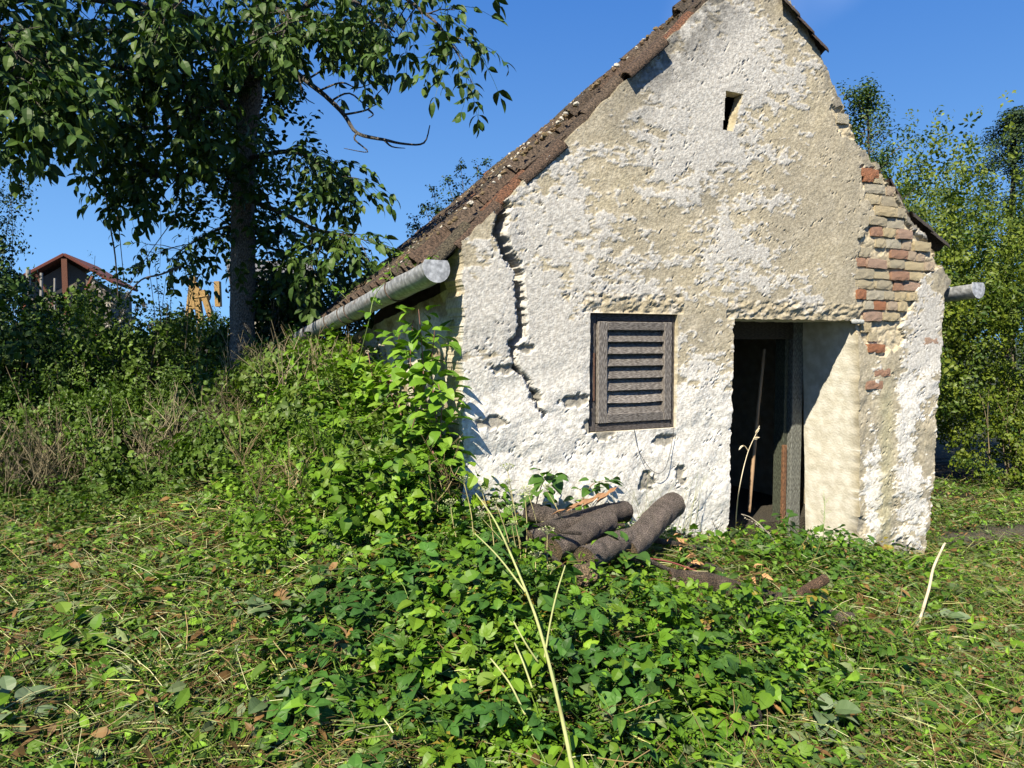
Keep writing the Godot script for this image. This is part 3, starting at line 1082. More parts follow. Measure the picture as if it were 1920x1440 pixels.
func gutter(h: Node3D, a: Vector3, c: Vector3, r: float) -> void:
	var b := B.new()
	var d := (c - a).normalized()
	var x := d.cross(Vector3.UP).normalized()
	var y := x.cross(d)
	var grey := Color(0.46, 0.48, 0.50)
	var n := 40
	var m := 16
	for side in 2:
		for k in n + 1:
			var p := a.lerp(c, float(k) / n) + y * 0.006 * n_fine.get_noise_1d(k * 0.7)
			var rr := r - 0.003 * side + (0.003 if k % 14 == 5 else 0.0)
			for s in m + 1:
				var an := deg_to_rad(lerpf(-205.0, 25.0, float(s) / m))
				var rust := clampf(n_mid.get_noise_2d(k * 0.5, s * 0.3) * 2.4 - 0.85, 0.0, 0.7)
				b.vert(p + (x * cos(an) + y * sin(an)) * rr, grey.lerp(Color(0.22, 0.13, 0.07), rust) * (0.9 + 0.1 * n_fine.get_noise_1d(k * 3.0)))
	var half := (n + 1) * (m + 1)
	for k in n:
		for s in m:
			var q := k * (m + 1) + s
			b.quad(q, q + 1, q + m + 2, q + m + 1)
			b.quad(half + q, half + q + m + 1, half + q + m + 2, half + q + 1)
	var g := part("gutter", bake(b, true), M.zinc, h)
	var e := B.new()
	for side in 2:
		var mid := e.vert(a - d * 0.004 * (1 - 2 * side) - y * 0.02, grey * 1.05)
		var first := e.v.size()
		for s in m + 1:
			var an := deg_to_rad(lerpf(-215.0, 35.0, float(s) / m))
			e.vert(a - d * 0.004 * (1 - 2 * side) + (x * cos(an) + y * sin(an)) * r * 1.05, grey * 1.05)
		for s in m + 1:
			var s2 := (s + 1) % (m + 1)
			if side == 0: e.tri(mid, first + s2, first + s)
			else: e.tri(mid, first + s, first + s2)
	for s in m + 1:
		var q := 1 + s
		var q2 := 1 + (s + 1) % (m + 1)
		e.quad(q, q2, q2 + m + 2, q + m + 2)
	part("end_cap", bake(e), M.zinc, g)
	for f in [0.17, 0.42, 0.47, 0.58, 0.78]:
		var k := B.new()
		var pts := []
		for s in 15:
			var an := deg_to_rad(lerpf(-205.0, 25.0, s / 14.0))
			pts.append(a.lerp(c, f) + (x * cos(an) + y * sin(an)) * (r + 0.004))
		tube(k, pts, 0.006, 0.006, 5, Color(0.1, 0.07, 0.05))
		part("bracket", bake(k, true), M.iron, g)

# ---- leaves

func ovate(len: float, wid: float, droop: float, wavy := 0.0, segs := 5) -> ArrayMesh:
	var b := B.new()
	leaf(b, Transform3D.IDENTITY, len, wid, Color(1, 1, 1), droop, 0.3, segs, wavy)
	return bake(b)


func sprig(n: int, len: float, wid: float, rise: float, spread: float, segs := 3) -> ArrayMesh:
	# a short shoot with leaves all round
	var b := B.new()
	var lean := Vector3(R(-0.5, 0.5), 1.0, R(-0.5, 0.5)).normalized()
	for k in n:
		var f := (k + 0.5) / n
		var a := k * 2.4 + R(-0.4, 0.4)
		var out := Vector3(cos(a), 0, sin(a))
		var at := lean * rise * f + out * spread * R(0.1, 0.6)
		var s := R(0.65, 1.15)
		var dir := (out + Vector3(0, R(-0.5, 0.35), 0)).normalized()
		var g := R(0.72, 1.12)
		leaf(b, aim(dir, R(-0.5, 0.5), at), len * s, wid * s, Color(g, g * R(0.95, 1.05), g * R(0.8, 1.0)), R(0.1, 0.5), R(0.1, 0.4), segs)
	return bake(b)


func trefoil(n: int, len: float, rise: float) -> ArrayMesh:
	# bramble: threes on a cane
	var b := B.new()
	var lean := Vector3(R(-0.6, 0.6), 1.0, R(-0.6, 0.6)).normalized()
	for k in n:
		var a := k * 2.4 + R(-0.4, 0.4)
		var out := (Vector3(cos(a), R(-0.1, 0.5), sin(a))).normalized()
		var at := lean * rise * (k + 0.5) / n + out * len * R(0.5, 1.2)
		var g := R(0.75, 1.1)
		var base := aim(out, R(-0.4, 0.4), at)
		for q in 3:
			var t := base * Transform3D(Basis(Vector3.UP, [-1.15, 0.0, 1.15][q]), Vector3.ZERO)
			var s := 1.0 if q == 1 else 0.82
			leaf(b, t, len * s, len * 0.62 * s, Color(g, g, g), R(0.15, 0.5), 0.22, 5, 0.012)
		tube(b, [lean * rise * (k + 0.2) / n, at], 0.0018, 0.0012, 3, Color(0.9, 0.7, 0.6), 0.0, false)
	return bake(b)


func pinnate(pairs: int, len: float, drop: float) -> ArrayMesh:
	# walnut: leaflets in pairs on an arching stalk, hanging
	var b := B.new()
	var pts := []
	for k in 6:
		var f := k / 5.0
		pts.append(Vector3(0, -drop * len * f * f, len * f * (1.0 - 0.2 * drop * f)))
	tube(b, pts, 0.003, 0.0012, 3, Color(0.9, 0.95, 0.6), 0.0, false)
	for k in pairs * 2 + 1:
		var last := k == pairs * 2
		var f := 1.0 if last else 0.32 + 0.6 * floorf(k / 2.0) / maxf(1.0, pairs - 1.0)
		var p := Vector3(0, -drop * len * f * f, len * f * (1.0 - 0.2 * drop * f))
		var side := 1.0 if k % 2 == 0 else -1.0
		var dir := Vector3(0, -0.75, 0.75) if last else Vector3(side * R(0.6, 1.0), R(-0.95, 0.15), R(0.1, 0.7))
		var s := R(0.8, 1.15) * (0.75 + 0.35 * f)
		var g := R(0.75, 1.1)
		leaf(b, aim(dir, R(-0.8, 0.8), p), 0.112 * s, 0.052 * s, Color(g, g, g), R(0.2, 0.6), 0.2, 4)
	return bake(b)


func blades(n: int, len: float, flat: float) -> ArrayMesh:
	# grass: long bending blades
	var b := B.new()
	for k in n:
		var a := R(0, TAU)
		var out := Vector3(cos(a), 0, sin(a))
		var l := len * R(0.5, 1.2)
		var w := R(0.0022, 0.0042)
		var side := out.cross(Vector3.UP) * w
		var at := Vector3(R(-0.03, 0.03), 0, R(-0.03, 0.03))
		var prev := []
		var g := R(0.7, 1.15)
		for s in 5:
			var f := s / 4.0
			var p := at + out * l * (f * flat + 0.35 * f * f) + Vector3.UP * l * (f * (1.0 - flat) * 0.9 - 0.42 * f * f * (1.0 - flat * 0.5) + 0.02)
			var now := [b.vert(p - side * (1.0 - f * 0.9), Color(g, g, g)), b.vert(p + side * (1.0 - f * 0.9), Color(g, g, g))]
			if s > 0:
				b.quad(prev[0], prev[1], now[1], now[0])
			prev = now
	return bake(b)


func straws(n: int, len: float) -> ArrayMesh:
	var b := B.new()
	for k in n:
		var a := R(0, TAU)
		var d := Vector3(cos(a), R(-0.06, 0.22), sin(a)) * len * R(0.3, 1.0)
		var at := Vector3(R(-0.12, 0.12), R(0.0, 0.03), R(-0.12, 0.12))
		var bend := Vector3(R(-0.03, 0.03), R(0.0, 0.03), R(-0.03, 0.03))
		var r := R(0.001, 0.0026)
		var g := R(0.6, 1.2)
		tube(b, [at, at + d * 0.5 + bend, at + d], r, r * 0.6, 3, Color(g, g, g), 0.0, false)
	return bake(b)


func scraps(n: int, size: float) -> ArrayMesh:
	# mown bits of leaf and stalk lying about
	var b := B.new()
	for k in n:
		var a := R(0, TAU)
		var at := Vector3(R(-0.11, 0.11), R(0.0, 0.045), R(-0.11, 0.11))
		var dir := Vector3(cos(a), R(-0.4, 0.4), sin(a))
		var g := R(0.6, 1.2)
		var col := Color(g, g, g * R(0.8, 1.15))
		if rng.randf() < 0.3: col = Color(g * 1.35, g * 1.25, g * 1.6)
		var l := size * R(0.4, 1.3)
		leaf(b, aim(dir, R(-0.9, 0.9), at), l, l * R(0.25, 0.65), col, R(0.0, 0.7), R(0.0, 0.5), 3)
	return bake(b)


func palmate(n: int, size: float) -> ArrayMesh:
	# hop- and maple-like leaves, cut into lobes
	var b := B.new()
	for k in n:
		var a := k * 2.4 + R(-0.5, 0.5)
		var out := Vector3(cos(a), R(-0.2, 0.5), sin(a)).normalized()
		var at := Vector3(R(-0.02, 0.02), 0.02 * k, R(-0.02, 0.02)) + out * size * R(0.2, 0.8)
		var base := aim(out, R(-0.6, 0.6), at)
		var s := size * R(0.7, 1.25)
		var g := R(0.75, 1.15)
		for q in 5:
			var t := base * Transform3D(Basis(Vector3.UP, (q - 2) * 0.62), Vector3.ZERO)
			var l: float = s * [0.6, 0.85, 1.0, 0.85, 0.6][q]
			leaf(b, t, l, l * 0.5, Color(g, g, g) * R(0.92, 1.05), 0.25, 0.18, 4)
	return bake(b)


func feathery(n: int, size: float) -> ArrayMesh:
	# finely cut leaves, as of wild carrot
	var b := B.new()
	for k in n:
		var a := k * 2.4 + R(-0.5, 0.5)
		var out := Vector3(cos(a), R(0.0, 0.8), sin(a)).normalized()
		var base := aim(out, R(-0.5, 0.5), Vector3(0, 0.01, 0))
		var l := size * R(0.6, 1.2)
		var g := R(0.8, 1.2)
		for q in 14:
			var f := 0.25 + 0.75 * q / 14.0
			var side := -1.0 if q % 2 == 0 else 1.0
			var p := base * Vector3(0, -0.3 * l * f * f, l * f)
			leaf(b, aim(base.basis * Vector3(side * 0.9, R(-0.2, 0.2), 0.6), R(-0.4, 0.4), p), l * 0.3 * (1.25 - f), l * 0.085, Color(g, g, g), 0.2, 0.2, 2)
	return bake(b)


func mess(size: float) -> ArrayMesh:
	# what a strimmer leaves: bits of leaf, cut stems and blades of every tone, thrown together
	var b := B.new()
	for k in 16:
		var a := R(0, TAU)
		var at := Vector3(R(-0.12, 0.12), R(0.0, 0.05), R(-0.12, 0.12))
		var g := R(0.7, 1.25)
		var u := rng.randf()
		var col := Color(0.075, 0.15, 0.02) * g
		if u < 0.25: col = Color(0.14, 0.25, 0.025) * g
		elif u < 0.45: col = Color(0.05, 0.10, 0.02) * g
		elif u < 0.62: col = Color(0.15, 0.19, 0.095) * g
		elif u < 0.72: col = Color(0.17, 0.095, 0.04) * g
		var l := size * exp(R(-0.8, 0.5))
		leaf(b, aim(Vector3(cos(a), R(-0.5, 0.5), sin(a)), R(-1.1, 1.1), at), l, l * R(0.2, 0.6), col, R(0.0, 0.8), R(0.0, 0.6), 3, R(0.0, 0.03))
	for k in 4:
		var a := R(0, TAU)
		var len := R(0.05, 0.2)
		var at := Vector3(R(-0.13, 0.13), R(0.015, 0.055), R(-0.13, 0.13))
		var d := Vector3(cos(a), R(-0.12, 0.25), sin(a)) * len
		var col := [Color(0.24, 0.17, 0.08), Color(0.32, 0.32, 0.13), Color(0.17, 0.24, 0.05), Color(0.12, 0.07, 0.035), Color(0.15, 0.09, 0.04), Color(0.48, 0.45, 0.28)][rng.randi() % 6] as Color
		var r := R(0.0009, 0.0024)
		tube(b, [at, at + d * 0.5 + Vector3(R(-0.01, 0.01), R(0, 0.02), R(-0.01, 0.01)), at + d], r, r * 0.7, 3, col * R(0.6, 1.15), 0.0, false)
	for k in 4:
		var a := R(0, TAU)
		var out := Vector3(cos(a), 0, sin(a))
		var len := R(0.06, 0.2)
		var at := Vector3(R(-0.1, 0.1), R(0.0, 0.03), R(-0.1, 0.1))
		var w := R(0.0014, 0.0034)
		var side := out.cross(Vector3.UP) * w
		var col := Color(0.09, 0.17, 0.02).lerp(Color(0.19, 0.24, 0.06), rng.randf())
		var prev := []
		for q in 4:
			var f := q / 3.0
			var p := at + out * len * f + Vector3.UP * len * (0.35 * f - 0.4 * f * f) * R(0.7, 1.2)
			var now := [b.vert(p - side * (1.0 - 0.9 * f), col), b.vert(p + side * (1.0 - 0.9 * f), col)]
			if q > 0: b.quad(prev[0], prev[1], now[1], now[0])
			prev = now
	return bake(b)


func make_leaves() -> void:
	L.small = []; L.round = []; L.bramble = []; L.walnut = []; L.grass = []; L.lying = []; L.straw = []; L.scrap = []; L.palm = []; L.fern = []; L.tiny = []; L.big = []; L.dead = []; L.twig = []
	for k in 4:
		L.small.append(sprig(8, 0.048, 0.03, 0.09, 0.05))
		L.round.append(sprig(7, 0.062, 0.046, 0.1, 0.06, 4))
		L.tiny.append(sprig(10, 0.05, 0.026, 0.16, 0.07, 2))
		L.bramble.append(trefoil(4, 0.058, 0.1))
		L.walnut.append(pinnate(3, R(0.30, 0.40), R(0.35, 0.8)))
		L.grass.append(blades(9, 0.26, 0.35))
		L.lying.append(blades(10, 0.3, 0.92))
		L.straw.append(straws(7, 0.3))
		L.scrap.append(mess(0.056))
		L.scrap.append(mess(0.042))
		L.dead.append(scraps(3, 0.07))
		L.palm.append(palmate(4, 0.05))
		L.fern.append(feathery(4, 0.11))
		L.big.append(ovate(R(0.085, 0.1), R(0.06, 0.07), R(0.2, 0.5), 0.012, 6))
	for k in 3:
		var b := B.new()
		for q in 5:
			var a := q * 2.4
			var d := Vector3(cos(a) * 0.5, 1.0, sin(a) * 0.5).normalized()
			var p0 := Vector3(0, 0.03 * q, 0)
			var p1 := p0 + d * R(0.12, 0.26)
			tube(b, [p0, p0.lerp(p1, 0.5) + Vector3(R(-0.02, 0.02), 0, R(-0.02, 0.02)), p1], 0.0028, 0.0012, 3, Color(1, 1, 1), 0.0, false)
			for w in 3:
				var m := p0.lerp(p1, 0.4 + 0.2 * w)
				tube(b, [m, m + (d + Vector3(R(-1, 1), R(-0.2, 0.5), R(-1, 1))).normalized() * R(0.03, 0.09)], 0.0014, 0.0008, 3, Color(1, 1, 1), 0.0, false)
		L.twig.append(bake(b))


# ---- plants

func upright(at: Vector3, s: float, tilt := 0.5) -> Transform3D:
	var bs := Basis(Vector3.UP, R(0, TAU)).rotated(Vector3(R(-1, 1), 0, R(-1, 1)).normalized(), R(0, tilt))
	return Transform3D(bs.scaled_local(Vector3.ONE * s), at)


func in_house(x: float, z: float) -> bool:
	return x > -0.03 and x < 4.52 and z < 0.05 and z > -4.4


func mound(x: float, z: float) -> float:
	# how deep the greenery stands above the soil
	var y := 0.05
	y += 0.20 * exp(-pow((x - 0.75) / 0.9, 2.0) - pow((z - 1.5) / 0.4, 2.0)) + 0.09 * exp(-pow((x - 0.8) / 0.9, 2.0) - pow((z - 0.12) / 0.14, 2.0))
	y += 0.16 * exp(-pow((x - 2.6) / 0.9, 2.0) - pow((z - 0.5) / 0.4, 2.0))
	y += 0.32 * exp(-pow((x + 0.35) / 0.7, 2.0)) * ss(0.9, -0.6, z)
	y += 0.20 * exp(-pow((x + 0.2) / 0.7, 2.0) - pow((z - 1.35) / 0.7, 2.0))
	return y


func build_ground_cover() -> void:
	var sets := {}
	for key in ["small", "round", "bramble", "grass", "lying", "straw", "scrap", "dead", "tiny", "palm", "fern"]:
		sets[key] = [[], []]
	var total := 72000
	for k in total:
		# denser close to the camera, where each leaf shows
		var dist := 1.7 + 8.6 * pow(rng.randf(), 1.35)
		var side := R(-0.95, 0.98)
		var x := -1.68 + 0.9043 * dist * side + 0.427 * dist
		var z := 4.26 + 0.427 * dist * side - 0.9043 * dist
		if in_house(x, z): continue
		if rng.randf() < path_share(x, z) * 0.97: continue
		var g := ground(x, z) + lumps(x, z)
		var m := mound(x, z)
		var patch := 0.5 + 0.9 * n_low.get_noise_2d(x * 2.3 + 50.0, z * 2.3)
		var clump := n_mid.get_noise_2d(x * 3.2 + 31.0, z * 3.2)
		var bare := n_mid.get_noise_2d(x * 0.9 + 31.0, z * 0.9)
		var lush := ss(0.055, 0.16, m)
		lush = clampf(lush + 0.45 * ss(0.5, 0.95, patch) * ss(2.6, -0.4, x), 0.0, 1.0)
		if clump < -0.02 and rng.randf() < 0.8: continue
		if bare > 0.14 and lush < 0.5 and rng.randf() < 0.4: continue
		var u := rng.randf()
		var h := m * pow(rng.randf(), 0.6) * (0.65 + 1.1 * clampf(clump + 0.3, 0.0, 1.0))
		var at := Vector3(x, g + h, z)
		var fresh := clampf(0.5 + 1.3 * n_low.get_noise_2d(x * 1.9 + 9.0, z * 1.9 + 4.0), 0.0, 1.0)
		var size := 0.82 * exp(R(-0.7, 0.5))
		if u < 0.04 + lush * 0.60:
			var v := rng.randf()
			var key := "small"
			if v < 0.24: key = "round"
			elif v < 0.24 + 0.2 * (1.0 - fresh): key = "bramble"
			elif v > 0.88: key = "tiny"
			elif v > 0.76: key = "palm"
			elif v > 0.67: key = "fern"
			var c := tint(Color(0.046, 0.115, 0.012), Color(0.125, 0.26, 0.018), 0.25).lerp(Color(0.20, 0.34, 0.022), fresh * fresh * R(0.0, 0.9))
			if key == "bramble": c = tint(Color(0.032, 0.085, 0.016), Color(0.06, 0.135, 0.022), 0.2)
			if rng.randf() < 0.035: c = Color(0.27, 0.22, 0.035)
			sets[key][0].append(upright(at, size * 0.98, 1.0))
			sets[key][1].append(c)
			continue
		at.y = g + 0.01 + h * 0.6 + 0.07 * maxf(0.0, clump) * rng.randf()
		var w := rng.randf()
		var right := ss(-0.4, 1.4, x - 0.35 * z)
		if w < 0.60 - 0.16 * right:
			sets.scrap[0].append(upright(at, R(0.7, 1.25), 0.6))
			sets.scrap[1].append(tint(Color(0.75, 0.85, 0.75), Color(1.15, 1.15, 1.0), 0.3))
		elif w < 0.63 + 0.05 * right:
			sets.lying[0].append(upright(at, R(0.5, 1.2), 0.25))
			sets.lying[1].append(tint(Color(0.07, 0.145, 0.018), Color(0.15, 0.22, 0.04), 0.25))
		elif w < 0.67 + 0.09 * right:
			sets.grass[0].append(upright(at, R(0.4, 0.85), 0.5))
			sets.grass[1].append(tint(Color(0.085, 0.16, 0.022), Color(0.15, 0.22, 0.04), 0.2))
		elif w < 0.715 + 0.04 * right:
			sets.straw[0].append(upright(at, R(0.4, 1.1), 0.3))
			sets.straw[1].append(tint(Color(0.09, 0.06, 0.028), Color(0.21, 0.165, 0.075), 0.3))
		elif w < 0.92:
			var key2: String = ["small", "small", "round", "palm", "fern"][rng.randi() % 5]
			sets[key2][0].append(upright(at, size * 0.85, 0.9))
			sets[key2][1].append(tint(Color(0.042, 0.105, 0.014), Color(0.14, 0.25, 0.022), 0.25))
		else:
			sets.dead[0].append(upright(at, R(0.5, 1.2), 0.6))
			sets.dead[1].append(tint(Color(0.12, 0.065, 0.03), Color(0.25, 0.16, 0.085), 0.25))
	for q in [["small", "leafy_ground_cover", "small bright green leafy weeds covering the mound and mown slope", "weeds", "leaf"], ["round", "round_leaved_weeds", "rounder fresh green leaves tangled over the mound before the wall", "weeds", "leaf"], ["palm", "lobed_weeds", "lobed hop-like green leaves scattered through the weeds", "weeds", "leaf"], ["fern", "feathery_weeds", "finely cut feathery leaves low among the weeds", "weeds", "leaf"], ["tiny", "narrow_leaved_weeds", "narrow-leaved green weeds standing among the rounder ones", "weeds", "leaf"], ["bramble", "low_bramble_cover", "dark green three-leaved bramble spreading low over the mound", "bramble", "leaf_thick"],
			["grass", "grass", "short upright green grass tufts among the cut weeds", "grass", "grass"], ["lying", "mown_grass", "long cut grass blades lying flat over the slope", "grass", "grass"], ["straw", "straw_litter", "thin tan stalks and straw littered over the mown ground", "straw", "dead"],
			["scrap", "mown_clippings", "shredded dull green leaf clippings spread over the ground", "clippings", "grass"], ["dead", "leaf_litter", "curled brown dead leaves lying among the clippings", "dead leaves", "dead"]]:
		var o := thing(q[1], q[2], q[3])
		o.set_meta("kind", "stuff")
		scatter("clump", L[q[0]], M[q[4]], sets[q[0]][0], sets[q[0]][1], o)


func shrub(called: String, label: String, category: String, at: Vector3, high: float, wide: float, count: int, kind: Array, size: float, ca: Color, cb: Color, m: Material, group := "", stems := 5, hollow := 0.0) -> Node3D:
	var o := thing(called, label, category, at, group)
	var xf := []
	var cols := []
	for s in stems:
		var a := R(0, TAU)
		var top := Vector3(cos(a) * wide * R(0.2, 0.8), high * R(0.6, 1.0), sin(a) * wide * R(0.2, 0.8))
		var b := B.new()
		var mid := top * 0.5 + Vector3(R(-0.1, 0.1), R(0, 0.1), R(-0.1, 0.1))
		tube(b, curve_pts([Vector3(cos(a) * 0.06, -0.1, sin(a) * 0.06), mid, top], 4), 0.006 + 0.006 * high, 0.003, 5, Color(0.13, 0.105, 0.075) * R(0.7, 1.3))
		part("stem", bake(b, true), M.stem, o)
	var off := R(0, 100)
	var tries := 0
	while xf.size() < count and tries < count * 6:
		tries += 1
		var p := Vector3(R(-1, 1), R(-1, 1), R(-1, 1))
		var l := p.length()
		if l > 1.0 or l < 0.05: continue
		p = p / l * pow(l, 0.55)
		var w := Vector3(p.x * wide, high * (0.5 + hollow * 0.5) + p.y * high * (0.5 - hollow * 0.5), p.z * wide)
		# lumps and gaps
		var n := n_low.get_noise_3d((at.x + w.x) * 2.4 + off, (at.y + w.y) * 2.4, (at.z + w.z) * 2.4)
		if n < R(-0.3, 0.1): continue
		w *= 1.0 + 0.6 * n
		if at.y + w.y < ground(at.x + w.x, at.z + w.z): continue
		var t := aim(Vector3(p.x + R(-0.7, 0.7), R(-0.9, 0.4), p.z + R(-0.7, 0.7)), R(-0.6, 0.6), w, size * exp(R(-0.65, 0.35)))
		xf.append(Transform3D(t.basis.rotated(t.basis.x.normalized(), 1.1), w))
		cols.append(tint(ca, cb, 0.25))
	for s in (7 if wide < 1.0 and high < 2.2 else 0):
		var a := R(0, TAU)
		var p0 := Vector3(cos(a) * wide * R(0.1, 0.9), high * 0.5, sin(a) * wide * R(0.1, 0.9))
		var p1 := p0 + Vector3(R(-0.25, 0.25), high * R(0.55, 0.95), R(-0.25, 0.25))
		var b := B.new()
		var path := curve_pts([p0, p0.lerp(p1, 0.5) + Vector3(R(-0.06, 0.06), 0.05, R(-0.06, 0.06)), p1], 4)
		tube(b, path, 0.006, 0.002, 4, Color(0.2, 0.155, 0.09) * R(0.6, 1.2), 0.0, false)
		part("stem", bake(b, true), M.stem, o)
		for q in 9:
			var f := R(0.3, 1.0)
			xf.append(upright(p0.lerp(p1, f) + Vector3(R(-0.05, 0.05), R(-0.03, 0.03), R(-0.05, 0.05)), size * R(0.45, 0.95), 1.1))
			cols.append(tint(ca, cb, 0.25))
	scatter("foliage", kind, m, xf, cols, o)
	return o


func build_vegetation() -> void:
	build_ground_cover()
	build_walnut()
	build_thicket()
	build_thicket_details()
	build_right_side()
	build_vine()
	build_brambles()


